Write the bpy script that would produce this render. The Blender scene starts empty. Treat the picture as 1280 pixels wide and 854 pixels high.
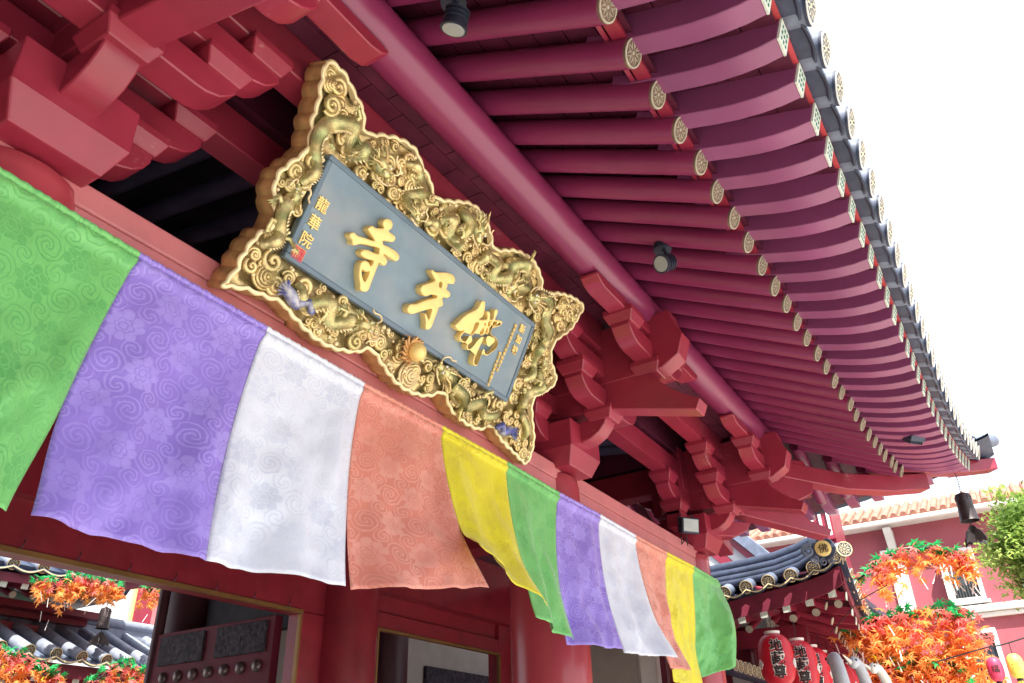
import bpy, bmesh, math, random
from mathutils import Vector, Matrix, noise
random.seed(11)
R_=math.radians
PI=math.pi
scene=bpy.context.scene
COL=scene.collection

# ------------------------------------------------------------------ materials
def _nt(name):
    m=bpy.data.materials.new(name); m.use_nodes=True
    nt=m.node_tree
    b=nt.nodes.get('Principled BSDF')
    return m,nt,b

def mat(name,base,rough=.5,metal=0,var=.12,scale=4,bump=.0,bscale=60,spec=.5,coat=0,rvar=.12,tint=None,tint_amt=.0,tint_scale=2.5,grime=0,streak=False,ovar=.07):
    m,nt,b=_nt(name)
    N=nt.nodes.new; L=nt.links.new
    geo=N('ShaderNodeNewGeometry')
    no=N('ShaderNodeTexNoise'); no.inputs['Scale'].default_value=scale; no.inputs['Detail'].default_value=6
    no.inputs['Roughness'].default_value=.65
    if streak:
        mp=N('ShaderNodeMapping'); mp.inputs['Scale'].default_value=(6,6,.7)
        L(geo.outputs['Position'],mp.inputs['Vector']); L(mp.outputs['Vector'],no.inputs['Vector'])
    else:
        L(geo.outputs['Position'],no.inputs['Vector'])
    cr=N('ShaderNodeValToRGB')
    lo=[max(0,c*(1-var*1.6)) for c in base]; hi=[min(1,c*(1+var*1.3)) for c in base]
    cr.color_ramp.elements[0].color=(*lo,1); cr.color_ramp.elements[1].color=(*hi,1)
    cr.color_ramp.elements[0].position=.3; cr.color_ramp.elements[1].position=.72
    L(no.outputs['Fac'],cr.inputs['Fac'])
    out=cr.outputs['Color']
    if tint:
        n2=N('ShaderNodeTexNoise'); n2.inputs['Scale'].default_value=tint_scale; n2.inputs['Detail'].default_value=4
        L(geo.outputs['Position'],n2.inputs['Vector'])
        r2=N('ShaderNodeValToRGB'); r2.color_ramp.elements[0].position=.45; r2.color_ramp.elements[1].position=.68
        r2.color_ramp.elements[1].color=(tint_amt,tint_amt,tint_amt,1)
        L(n2.outputs['Fac'],r2.inputs['Fac'])
        mx=N('ShaderNodeMix'); mx.data_type='RGBA'
        L(r2.outputs['Color'],mx.inputs['Factor']); L(out,mx.inputs['A']); mx.inputs['B'].default_value=(*tint,1)
        out=mx.outputs['Result']
    oi=N('ShaderNodeObjectInfo'); om=N('ShaderNodeMapRange'); om.inputs['To Min'].default_value=1-ovar; om.inputs['To Max'].default_value=1+ovar
    L(oi.outputs['Random'],om.inputs['Value'])
    hs=N('ShaderNodeHueSaturation'); L(om.outputs['Result'],hs.inputs['Value']); L(out,hs.inputs['Color']); out=hs.outputs['Color']
    if grime:
        g=N('ShaderNodeTexNoise'); g.inputs['Scale'].default_value=38; g.inputs['Detail'].default_value=8; g.inputs['Roughness'].default_value=.7
        g2=N('ShaderNodeTexNoise'); g2.inputs['Scale'].default_value=2.7; L(geo.outputs['Position'],g.inputs['Vector']); L(geo.outputs['Position'],g2.inputs['Vector'])
        ml=N('ShaderNodeMath'); ml.operation='MULTIPLY'; L(g.outputs['Fac'],ml.inputs[0]); L(g2.outputs['Fac'],ml.inputs[1])
        rr=N('ShaderNodeValToRGB'); rr.color_ramp.elements[0].position=.385; rr.color_ramp.elements[1].position=.42; rr.color_ramp.elements[1].color=(grime,grime,grime,1); L(ml.outputs[0],rr.inputs['Fac'])
        mg=N('ShaderNodeMix'); mg.data_type='RGBA'; L(rr.outputs['Color'],mg.inputs['Factor']); L(out,mg.inputs['A']); mg.inputs['B'].default_value=(.46,.24,.22,1); out=mg.outputs['Result']
    L(out,b.inputs['Base Color'])
    b.inputs['Metallic'].default_value=metal
    mr=N('ShaderNodeMapRange'); mr.inputs['To Min'].default_value=max(.02,rough-rvar); mr.inputs['To Max'].default_value=min(1,rough+rvar)
    n3=N('ShaderNodeTexNoise'); n3.inputs['Scale'].default_value=scale*2.3; n3.inputs['Detail'].default_value=5
    L(geo.outputs['Position'],n3.inputs['Vector'])
    L(n3.outputs['Fac'],mr.inputs['Value']); L(mr.outputs['Result'],b.inputs['Roughness'])
    b.inputs['Specular IOR Level'].default_value=spec
    if coat: b.inputs['Coat Weight'].default_value=coat; b.inputs['Coat Roughness'].default_value=.2
    if bump>0:
        n4=N('ShaderNodeTexNoise'); n4.inputs['Scale'].default_value=bscale; n4.inputs['Detail'].default_value=3
        L(geo.outputs['Position'],n4.inputs['Vector'])
        bp=N('ShaderNodeBump'); bp.inputs['Strength'].default_value=bump; bp.inputs['Distance'].default_value=.01
        L(n4.outputs['Fac'],bp.inputs['Height']); L(bp.outputs['Normal'],b.inputs['Normal'])
    return m

M={}
M['red']=mat('red_paint',(.275,.024,.048),.34,var=.14,scale=2.2,bump=.08,bscale=25,spec=.55,tint=(.25,.020,.055),tint_amt=.5,tint_scale=1.1,grime=.35)
M['rafter']=mat('rafter_flare_tint',(.205,.024,.084),.30,var=.08,scale=1.6,bump=.04,bscale=10,spec=.6,rvar=.04)  # crimson with the mauve of lens flare mixed into the colour
M['flying']=mat('flying_rafter_flare_tint',(.22,.052,.142),.36,var=.10,scale=2,bump=.05,bscale=20,spec=.6,rvar=.06)  # flare haze over the flying rafters painted in as dusty mauve
M['column']=mat('column_lit_paint',(.36,.05,.068),.24,var=.08,scale=1.5,bump=.03,bscale=9,spec=.6,rvar=.04)  # red made paler: light on the front columns put into the colour
M['fascia']=mat('fascia_red',(.17,.018,.04),.5,var=.15)
M['red2']=mat('red_paint_gloss',(.29,.021,.042),.24,var=.08,scale=1.5,bump=.03,bscale=9,spec=.6,rvar=.04)
M['pink']=mat('lintel_paint',(.54,.18,.19),.42,var=.12,scale=3,bump=.08,bscale=30,tint=(.48,.14,.155),tint_amt=.5,tint_scale=1.5)
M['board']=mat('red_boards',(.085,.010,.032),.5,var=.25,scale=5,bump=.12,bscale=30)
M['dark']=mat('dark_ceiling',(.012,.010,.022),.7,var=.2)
M['gold']=mat('antique_gold',(.70,.54,.26),.31,metal=.62,var=.30,scale=14,bump=.2,bscale=120,tint=(.30,.32,.12),tint_amt=.55,tint_scale=7)
M['goldrim']=mat('gold_rim',(.82,.69,.40),.38,metal=.25,var=.10,scale=9,bump=.12,bscale=60)
M['goldside']=mat('gold_side',(.60,.40,.16),.42,metal=.35,var=.22,scale=10,bump=.1)
M['goldchar']=mat('gold_leaf_letter',(.88,.67,.25),.42,metal=.2,var=.06,scale=12,bump=.05)
M['goldgreen']=mat('gold_green',(.64,.55,.26),.32,metal=.55,var=.25,scale=25,bump=.2,bscale=150,tint=(.22,.36,.15),tint_amt=.6,tint_scale=12)
M['goldred']=mat('gold_red',(.55,.32,.13),.35,metal=.5,var=.2,scale=20,bump=.15)
M['blue']=mat('panel_blue',(.165,.25,.315),.40,var=.10,scale=3,bump=.12,bscale=14,tint=(.28,.31,.33),tint_amt=.65,tint_scale=2.5)
M['bluedk']=mat('panel_edge',(.12,.185,.25),.4,var=.1)
M['koi']=mat('koi_blue',(.10,.12,.35),.35,metal=.2,var=.4,scale=25,tint=(.55,.55,.5),tint_amt=.8,tint_scale=14)
M['silver']=mat('silver',(.5,.48,.42),.35,metal=.7,var=.2,scale=15)
M['slate']=mat('slate_tile',(.036,.049,.088),.45,var=.25,scale=6,bump=.15,bscale=40)
M['slatelt']=mat('slate_tile_light',(.15,.18,.25),.42,var=.22,scale=6,bump=.12,bscale=40)
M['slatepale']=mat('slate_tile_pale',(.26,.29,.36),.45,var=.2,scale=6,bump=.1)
M['white_tr']=mat('tile_rim_white',(.72,.70,.66),.5,var=.08)
M['disc']=mat('rafter_rosette',(.43,.41,.32),.5,metal=.2,var=.15,scale=20)
M['discbk']=mat('rosette_back',(.16,.10,.07),.5,var=.3,scale=12)
M['plate']=mat('rafter_plate',(.60,.66,.58),.45,var=.12,scale=20)
M['platebk']=mat('plate_hole',(.06,.18,.15),.5,var=.2)
M['darkred']=mat('post_shade_paint',(.055,.012,.022),.45,var=.15)  # near-black red: shade on the back columns put into the colour
M['navy']=mat('navy_pole',(.05,.05,.10),.5,var=.2)
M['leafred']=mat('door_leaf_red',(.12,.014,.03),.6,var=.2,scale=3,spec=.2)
M['edge']=mat('eave_edge_paint',(.42,.05,.06),.4,var=.12)
M['orange']=mat('eave_board',(.50,.09,.05),.4,var=.15)
M['plaster']=mat('white_plaster',(.66,.66,.66),.7,var=.06,scale=3,bump=.08)
M['grey']=mat('grey_plaster',(.33,.31,.29),.75,var=.08,scale=3,bump=.1)
M['iron']=mat('bell_iron',(.07,.058,.06),.45,metal=.6,var=.25,scale=12,bump=.15)
M['lamp']=mat('lamp_housing',(.04,.05,.08),.35,metal=.5,var=.2)
M['glass']=mat('lamp_glass',(.30,.33,.33),.12,var=.1,spec=.8)
M['carved']=mat('carved_panel',(.045,.038,.052),.7,spec=.2,var=.6,scale=22,bump=1.0,bscale=26)
M['stud']=mat('door_stud',(.15,.12,.12),.35,metal=.6,var=.15)
M['brass']=mat('brass_trim',(.24,.13,.045),.45,metal=.4,var=.15)
M['doorred']=mat('door_red',(.25,.018,.035),.38,var=.18,scale=3,bump=.08)
M['pinkwall']=mat('pink_stucco',(.36,.088,.112),.8,var=.10,scale=1.2,bump=.15,bscale=30,tint=(.30,.07,.095),tint_amt=.6,tint_scale=.5)
M['terra']=mat('terracotta',(.43,.18,.125),.7,var=.25,scale=3,bump=.1)
M['whitepaint']=mat('white_paint',(.66,.65,.62),.5,var=.08)
M['window']=mat('window_glass',(.05,.06,.07),.06,var=.3,spec=.9,scale=1.2,rvar=.03)
M['bars']=mat('window_bars',(.05,.06,.06),.5)
M['lred']=mat('lantern_red',(.62,.012,.035),.42,var=.08,scale=6,bump=.05)
M['lpink']=mat('lantern_pink',(.66,.05,.12),.45,var=.08)
M['lyel']=mat('lantern_yellow',(.78,.70,.12),.45,var=.06)
M['ink']=mat('ink_black',(.012,.012,.014),.6,var=.1)
M['lwhite']=mat('lantern_white',(.8,.78,.74),.55,var=.05)
M['wire']=mat('black_wire',(.015,.015,.018),.5)
M['crane']=mat('crane_grey',(.42,.45,.50),.4,var=.15,scale=5)
M['cranew']=mat('crane_white',(.72,.72,.66),.45,var=.1)
M['bark']=mat('bark',(.10,.07,.045),.9,var=.3,scale=8,bump=.4)
M['green_col']=mat('green_shutter',(.06,.16,.10),.5,var=.15)
M['paving']=mat('paving',(.56,.52,.46),.85,var=.10,scale=1.5,bump=.2,bscale=20)
M['cord']=mat('cord',(.55,.55,.5),.8)

def leafmat(name,base,trans=.4,var=.2,scale=9):
    m,nt,b=_nt(name)
    N=nt.nodes.new; L=nt.links.new
    geo=N('ShaderNodeNewGeometry'); no=N('ShaderNodeTexNoise'); no.inputs['Scale'].default_value=scale; no.inputs['Detail'].default_value=3
    L(geo.outputs['Position'],no.inputs['Vector'])
    cr=N('ShaderNodeValToRGB'); cr.color_ramp.elements[0].position=.35; cr.color_ramp.elements[1].position=.68
    cr.color_ramp.elements[0].color=(*[c*(1-var) for c in base],1); cr.color_ramp.elements[1].color=(*[min(1,c*(1+var)) for c in base],1)
    L(no.outputs['Fac'],cr.inputs['Fac']); L(cr.outputs['Color'],b.inputs['Base Color']); b.inputs['Roughness'].default_value=.45
    tr=N('ShaderNodeBsdfTranslucent'); L(cr.outputs['Color'],tr.inputs['Color'])
    mx=N('ShaderNodeMixShader'); mx.inputs['Fac'].default_value=trans
    L(b.outputs['BSDF'],mx.inputs[1]); L(tr.outputs['BSDF'],mx.inputs[2]); L(mx.outputs['Shader'],nt.nodes['Material Output'].inputs['Surface'])
    return m
M['lf_red']=leafmat('maple_red',(1.0,.26,.24),.5); M['lf_or']=leafmat('maple_orange',(1.0,.40,.11),.5); M['lf_ye']=leafmat('maple_yellow',(.9,.62,.03)); M['lf_gr']=leafmat('maple_green',(.03,.45,.13),.5)
M['foliage']=leafmat('tree_leaf',(.20,.33,.07),.5,.45,2.2); M['foliage2']=leafmat('tree_leaf_light',(.34,.46,.11),.5,.35,3)
M['strip']=mat('white_strip',(.85,.82,.80),.4)

# node-expression helper for the woven damask
class X:
    nt=None
    def __init__(s,v): s.v=v
    @staticmethod
    def op(o,*a):
        n=X.nt.nodes.new('ShaderNodeMath'); n.operation=o
        for i,q in enumerate(a):
            q=q.v if isinstance(q,X) else q
            if isinstance(q,(int,float)): n.inputs[i].default_value=q
            else: X.nt.links.new(q,n.inputs[i])
        return X(n.outputs[0])
    def __add__(s,o): return X.op('ADD',s,o)
    def __rsub__(s,o): return X.op('SUBTRACT',o,s)
    def __sub__(s,o): return X.op('SUBTRACT',s,o)
    def __mul__(s,o): return X.op('MULTIPLY',s,o)
    def __truediv__(s,o): return X.op('DIVIDE',s,o)
def damask(name,base,hi,trans=.18):
    m,nt,b=_nt(name); X.nt=nt
    N=nt.nodes.new; L=nt.links.new
    uv=N('ShaderNodeUVMap'); uv.uv_map='UVMap'
    dn=N('ShaderNodeTexNoise'); dn.inputs['Scale'].default_value=9; dn.inputs['Detail'].default_value=2
    L(uv.outputs['UV'],dn.inputs['Vector'])
    sx=N('ShaderNodeSeparateXYZ'); L(uv.outputs['UV'],sx.inputs[0])
    dn2=N('ShaderNodeTexNoise'); dn2.inputs['Scale'].default_value=28; dn2.inputs['Detail'].default_value=1
    L(uv.outputs['UV'],dn2.inputs['Vector'])
    wob=(X(dn.outputs['Fac'])-.5)*.03+(X(dn2.outputs['Fac'])-.5)*.018
    u=X(sx.outputs[0])+wob; v=X(sx.outputs[1])+wob
    def cell(ou,ov,cw=.33,ch=.42):
        pu=(X.op('FRACT',u/cw+ou)-.5)*cw; pv=(X.op('FRACT',v/ch+ov)-.5)*ch
        r=X.op('SQRT',pu*pu+pv*pv); th=X.op('ARCTAN2',pv,pu); return r,th
    def step(a,e,w=.005): # a<e -> 1
        n=N('ShaderNodeMapRange'); n.interpolation_type='SMOOTHSTEP'
        d=a-e; L(d.v,n.inputs['Value']); n.inputs['From Min'].default_value=-w; n.inputs['From Max'].default_value=w
        n.inputs['To Min'].default_value=1; n.inputs['To Max'].default_value=0
        return X(n.outputs[0])
    masks=[]
    for ou,ov in ((0,0),(.5,.5)):
        r,th=cell(ou,ov)
        pet=X.op('ABSOLUTE',X.op('COSINE',th*4.))*.019+X.op('ABSOLUTE',X.op('COSINE',th*2.5+.8))*.017+.060
        fl=step(r,pet)
        ring=step(X.op('ABSOLUTE',r-X.op('ABSOLUTE',X.op('COSINE',th*3.))*.014-.030),.0032,.002)
        vein=X.op('MULTIPLY',step(X.op('ABSOLUTE',X.op('COSINE',th*4.)),.13,.08),step(.046-r,0.,.004))
        ring=X.op('MAXIMUM',ring,X.op('MULTIPLY',vein,.8))
        ring2=step(X.op('ABSOLUTE',r-.020),.003,.002)
        masks.append(fl*(X(1.)-X.op('MAXIMUM',ring,ring2)) if False else X.op('MULTIPLY',fl,X.op('SUBTRACT',1.,X.op('MAXIMUM',ring,ring2))))
    for ou,ov,sg in ((.5,0,1.),(0,.5,-1.),(.25,.25,1.),(.75,.25,-1.),(.25,.75,-1.),(.75,.75,1.)):
        r,th=cell(ou,ov)
        big=.080 if ou in (0,.5) else .056
        sp=X.op('SINE',th*sg+r*118.)
        s1=step(X.op('ABSOLUTE',sp-.15),.50,.15)
        masks.append(X.op('MULTIPLY',s1,step(r,big)))
    tot=masks[0]
    for q in masks[1:]: tot=X.op('MAXIMUM',tot,q)
    # soft large variation: sheen of the weave painted into the pattern colour
    n2=N('ShaderNodeTexNoise'); n2.inputs['Scale'].default_value=2.5; L(uv.outputs['UV'],n2.inputs['Vector'])
    n5=N('ShaderNodeTexNoise'); n5.inputs['Scale'].default_value=60; n5.inputs['Detail'].default_value=2; L(uv.outputs['UV'],n5.inputs['Vector'])
    pm=N('ShaderNodeMapRange'); pm.interpolation_type='SMOOTHSTEP'; pm.inputs['From Min'].default_value=.36; pm.inputs['From Max'].default_value=.64; pm.inputs['To Min'].default_value=.32; pm.inputs['To Max'].default_value=.85; L(n2.outputs['Fac'],pm.inputs['Value'])
    fac=X.op('MULTIPLY',tot,X.op('MULTIPLY',X(pm.outputs[0]),X.op('ADD',X.op('MULTIPLY',X(n5.outputs['Fac']),.8),.4)))
    mx=N('ShaderNodeMix'); mx.data_type='RGBA'; L(fac.v,mx.inputs['Factor'])
    mx.inputs['A'].default_value=(*base,1); mx.inputs['B'].default_value=(*hi,1)
    L(mx.outputs['Result'],b.inputs['Base Color'])
    mr=N('ShaderNodeMapRange'); L(tot.v,mr.inputs['Value']); mr.inputs['To Min'].default_value=.27; mr.inputs['To Max'].default_value=.5
    L(mr.outputs['Result'],b.inputs['Roughness']); b.inputs['Sheen Weight'].default_value=.25; b.inputs['Sheen Roughness'].default_value=.4
    b.inputs['Specular IOR Level'].default_value=.45
    wv=N('ShaderNodeTexNoise'); wv.inputs['Scale'].default_value=11; wv.inputs['Detail'].default_value=4
    mp=N('ShaderNodeMapping'); mp.inputs['Scale'].default_value=(1.6,.8,1); L(uv.outputs['UV'],mp.inputs['Vector']); L(mp.outputs['Vector'],wv.inputs['Vector'])
    hsum=X.op('ADD',X.op('MULTIPLY',X(wv.outputs['Fac']),.8),X.op('MULTIPLY',tot,.06))
    bp=N('ShaderNodeBump'); bp.inputs['Strength'].default_value=.38; bp.inputs['Distance'].default_value=.022
    L(hsum.v,bp.inputs['Height']); L(bp.outputs['Normal'],b.inputs['Normal'])
    tr=N('ShaderNodeBsdfTranslucent'); L(mx.outputs['Result'],tr.inputs['Color'])
    ms=N('ShaderNodeMixShader'); ms.inputs['Fac'].default_value=trans
    L(b.outputs['BSDF'],ms.inputs[1]); L(tr.outputs['BSDF'],ms.inputs[2]); L(ms.outputs['Shader'],nt.nodes['Material Output'].inputs['Surface'])
    return m
M['f_green']=damask('damask_green',(.21,.62,.19),(.09,.42,.11))
M['f_purple']=damask('damask_purple',(.32,.23,.74),(.46,.37,.90))
M['f_white']=damask('damask_white',(.83,.89,.99),(.64,.71,.86))
M['f_salmon']=damask('damask_salmon',(.78,.29,.22),(.88,.46,.37))
M['f_yellow']=damask('damask_yellow',(.86,.80,.035),(.66,.57,.025))

# ------------------------------------------------------------------ mesh builder
WO={}
class MB:
    def __init__(s): s.v=[];s.f=[];s.m=[];s.uvs=None
    def add(s,vs,fs,mi=0):
        o=len(s.v); s.v.extend(Vector(p) for p in vs)
        for f in fs: s.f.append([o+i for i in f]); s.m.append(mi)
        return s
    def box(s,c,d,mi=0,rot=None):
        c=Vector(c); pts=[]
        for x in(-.5,.5):
            for y in(-.5,.5):
                for z in(-.5,.5):
                    p=Vector((x*d[0],y*d[1],z*d[2]))
                    if rot is not None: p=rot@p
                    pts.append(c+p)
        return s.add(pts,[(0,1,3,2),(4,6,7,5),(0,4,5,1),(2,3,7,6),(0,2,6,4),(1,5,7,3)],mi)
    def prism(s,poly,fn,t0,t1,mi=0,cap=True):
        n=len(poly)
        vs=[fn(a,b,t0) for a,b in poly]+[fn(a,b,t1) for a,b in poly]
        fs=[(i,(i+1)%n,n+(i+1)%n,n+i) for i in range(n)]
        if cap: fs+=[tuple(range(n-1,-1,-1)),tuple(range(n,2*n))]
        return s.add(vs,fs,mi)
    def tube(s,pts,r,seg=8,mi=0,cap=True,flat=1.0,up=None):
        pts=[Vector(p) for p in pts]; n=len(pts)
        rs=r if isinstance(r,(list,tuple)) else [r]*n
        vs=[];prev=None
        for i,p in enumerate(pts):
            t=(pts[min(i+1,n-1)]-pts[max(i-1,0)])
            if t.length<1e-9: t=Vector((0,0,1))
            t.normalize()
            if prev is None:
                a=up.copy() if up is not None else (Vector((0,0,1)) if abs(t.z)<.9 else Vector((1,0,0)))
            else: a=prev
            a=(a-t*a.dot(t))
            if a.length<1e-6: a=Vector((1,0,0))-t*t.x
            a.normalize(); prev=a; b=t.cross(a)
            for k in range(seg):
                th=2*PI*k/seg
                vs.append(p+(a*math.cos(th)*flat+b*math.sin(th))*rs[i])
        fs=[]
        for i in range(n-1):
            for k in range(seg):
                k2=(k+1)%seg
                fs.append((i*seg+k,i*seg+k2,(i+1)*seg+k2,(i+1)*seg+k))
        if cap: fs+=[tuple(range(seg-1,-1,-1)),tuple(range((n-1)*seg,n*seg))]
        return s.add(vs,fs,mi)
    def lathe(s,prof,o,ax=(0,0,1),seg=20,mi=0,ref=None,cap=True):
        o=Vector(o);ax=Vector(ax).normalized()
        a=Vector(ref) if ref is not None else (Vector((1,0,0)) if abs(ax.x)<.9 else Vector((0,1,0)))
        a=(a-ax*a.dot(ax)).normalized(); b=ax.cross(a)
        vs=[];n=len(prof)
        for r,h in prof:
            for k in range(seg):
                th=2*PI*k/seg; vs.append(o+ax*h+(a*math.cos(th)+b*math.sin(th))*r)
        fs=[]
        for i in range(n-1):
            for k in range(seg):
                k2=(k+1)%seg; fs.append((i*seg+k,i*seg+k2,(i+1)*seg+k2,(i+1)*seg+k))
        if cap: fs+=[tuple(range(seg-1,-1,-1)),tuple(range((n-1)*seg,n*seg))]
        return s.add(vs,fs,mi)
    def ball(s,c,r,seg=12,ring=8,mi=0,sc=(1,1,1),rot=None):
        c=Vector(c);vs=[];fs=[]
        for i in range(ring+1):
            ph=PI*i/ring
            for k in range(seg):
                th=2*PI*k/seg
                p=Vector((math.sin(ph)*math.cos(th)*r*sc[0],math.sin(ph)*math.sin(th)*r*sc[1],math.cos(ph)*r*sc[2]))
                if rot is not None: p=rot@p
                vs.append(c+p)
        for i in range(ring):
            for k in range(seg):
                k2=(k+1)%seg; fs.append((i*seg+k,(i+1)*seg+k,(i+1)*seg+k2,i*seg+k2))
        return s.add(vs,fs,mi)
    def grid(s,P,mi=0,uv=None):
        ni=len(P);nj=len(P[0]);o=len(s.v)
        vs=[p for row in P for p in row]
        fs=[(i*nj+j,i*nj+j+1,(i+1)*nj+j+1,(i+1)*nj+j) for i in range(ni-1) for j in range(nj-1)]
        s.add(vs,fs,mi)
        if uv: s.uvs=[q for row in uv for q in row]
        return s
    def build(s,name,mats,parent=None,origin=None,smooth=32,bevel=0,bseg=1,flip=False):
        if not isinstance(mats,(list,tuple)): mats=[mats]
        o=WO[parent.name] if parent is not None else Vector(origin if origin is not None else (0,0,0))
        me=bpy.data.meshes.new(name)
        me.from_pydata([p-o for p in s.v],[],s.f)
        for q in mats: me.materials.append(q)
        me.polygons.foreach_set('material_index',s.m)
        if s.uvs:
            ul=me.uv_layers.new(name='UVMap')
            for lp in me.loops: ul.data[lp.index].uv=s.uvs[lp.vertex_index]
        bm=bmesh.new(); bm.from_mesh(me)
        bmesh.ops.remove_doubles(bm,verts=bm.verts,dist=1e-5)
        bmesh.ops.recalc_face_normals(bm,faces=bm.faces)
        bm.to_mesh(me); bm.free()
        if smooth: 
            me.shade_smooth(); me.set_sharp_from_angle(angle=R_(smooth))
        ob=bpy.data.objects.new(name,me); COL.objects.link(ob)
        if parent is not None: ob.parent=parent
        else: ob.location=o
        WO[ob.name]=o
        if bevel:
            md=ob.modifiers.new('edge','BEVEL'); md.width=bevel; md.segments=bseg; md.limit_method='ANGLE'; md.angle_limit=R_(40)
        return ob

def thing(name,label,cat,loc=(0,0,0),group=None):
    o=bpy.data.objects.new(name,None); COL.objects.link(o); o.location=loc; o.empty_display_size=.1
    WO[o.name]=Vector(loc); o['label']=label; o['category']=cat
    if group: o['group']=group
    return o
def tag(o,label,cat,group=None):
    o['label']=label;o['category']=cat
    if group:o['group']=group
    return o
def struct(o): o['kind']='structure'; return o

def text_geo(txt,size,depth=.004,offset=0,res=3):
    cu=bpy.data.curves.new('t','FONT'); cu.body=txt; cu.size=size; cu.extrude=depth/2; cu.offset=offset
    cu.align_x='CENTER'; cu.align_y='CENTER'; cu.resolution_u=res
    ob=bpy.data.objects.new('t',cu); COL.objects.link(ob)
    dg=bpy.context.evaluated_depsgraph_get(); dg.update()
    me=bpy.data.meshes.new_from_object(ob.evaluated_get(dg))
    vs=[v.co.copy() for v in me.vertices]; fs=[tuple(p.vertices) for p in me.polygons]
    bpy.data.objects.remove(ob); bpy.data.curves.remove(cu); bpy.data.meshes.remove(me)
    # centre on the real ink box
    if vs:
        cx=(min(v.x for v in vs)+max(v.x for v in vs))/2; cy=(min(v.y for v in vs)+max(v.y for v in vs))/2
        vs=[Vector((v.x-cx,v.y-cy,v.z)) for v in vs]
    return vs,fs
def curve_geo(contours,depth,bev=.006):
    cu=bpy.data.curves.new('c','CURVE'); cu.dimensions='2D'; cu.fill_mode='BOTH'; cu.extrude=depth/2; cu.bevel_depth=bev; cu.bevel_resolution=2; cu.offset=-bev
    for c in contours:
        sp=cu.splines.new('POLY'); sp.points.add(len(c)-1); sp.use_cyclic_u=True
        for i,(a,b) in enumerate(c): sp.points[i].co=(a,b,0,1)
    ob=bpy.data.objects.new('c',cu); COL.objects.link(ob)
    dg=bpy.context.evaluated_depsgraph_get(); dg.update()
    me=bpy.data.meshes.new_from_object(ob.evaluated_get(dg))
    vs=[v.co.copy() for v in me.vertices]; fs=[tuple(p.vertices) for p in me.polygons]
    bpy.data.objects.remove(ob); bpy.data.curves.remove(cu); bpy.data.meshes.remove(me)
    return vs,fs
def catmull(c,n=4,closed=True):
    out=[];m=len(c)
    for i in range(m if closed else m-1):
        if closed: p0,p1,p2,p3=[Vector(c[(i+k-1)%m]) for k in range(4)]
        else: p0,p1,p2,p3=[Vector(c[min(max(i+k-1,0),m-1)]) for k in range(4)]
        for j in range(n):
            t=j/n
            out.append(.5*((2*p1)+(p2-p0)*t+(2*p0-5*p1+4*p2-p3)*t*t+(-p0+3*p1-3*p2+p3)*t**3))
    if not closed: out.append(Vector(c[-1]))
    return out
# ------------------------------------------------------------------ setting
gb=MB(); gb.box((0,0,-.05),(900,900,.1)); struct(gb.build('ground',M['paving'],origin=(0,0,0),smooth=0))

# ------------------------------------------------------------------ the temple gate
CX=[-2.14,1.20,6.02,9.36]; CC=9.36; MIDX=3.61; MIDY=2.40
gate=thing('temple_gate','large crimson temple gate with stacked brackets, round rafters and deep upturned tiled eaves','gate',(MIDX,MIDY,0))
def Fm(a,b,z): return Vector((CC+a,-b,z))
def Sm(a,b,z): return Vector((CC+b,-a,z))
def ss(a): return max(0,(a+1.5)/4.9)
def rise(a): return .50*ss(a)**2.2
def outw(a): return .17*ss(a)**2
# columns (front, middle and back rows)
for x in CX:
    for y in (.12,MIDY,4.68):
        m=MB(); m.lathe([(.32,0),(.325,1.5),(.32,3.4),(.318,3.93),(.305,4.00),(.27,4.03)],(x,y+(.025 if y<1 else 0),0),seg=40)
        m.build('column',M['column'] if y<1 else M['doorred' if y<3 else 'darkred'],gate,smooth=50)  # front row painted lighter as if lit, back row darker as if shaded
        m=MB(); m.lathe([(.44,0),(.44,.10),(.38,.2),(.33,.22)],(x,y,0),seg=32); m.build('column_base',M['grey'],gate)
# lintel : an upper band standing proud of a lower beam
m=MB(); m.box((MIDX,.12,4.01),(12.1,.44,.135)); m.build('lintel_band',M['pink'],gate,bevel=.012,bseg=2)
m=MB(); m.box((MIDX,.12,3.69),(12.1,.43,.50)); m.build('lintel',M['pink'],gate,bevel=.01,bseg=2)
for y,zc in ((MIDY,3.75),(4.68,4.15)):
    m=MB(); m.box((MIDX,y,zc),(11.8,.3,.66)); m.build('lintel',M['doorred'],gate)
for x in CX:
    m=MB(); m.box((x,1.26,3.75),(.26,2.0,.5)); m.box((x,3.54,4.1),(.26,2.0,.5)); m.build('tie_beam',M['doorred'],gate)

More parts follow.
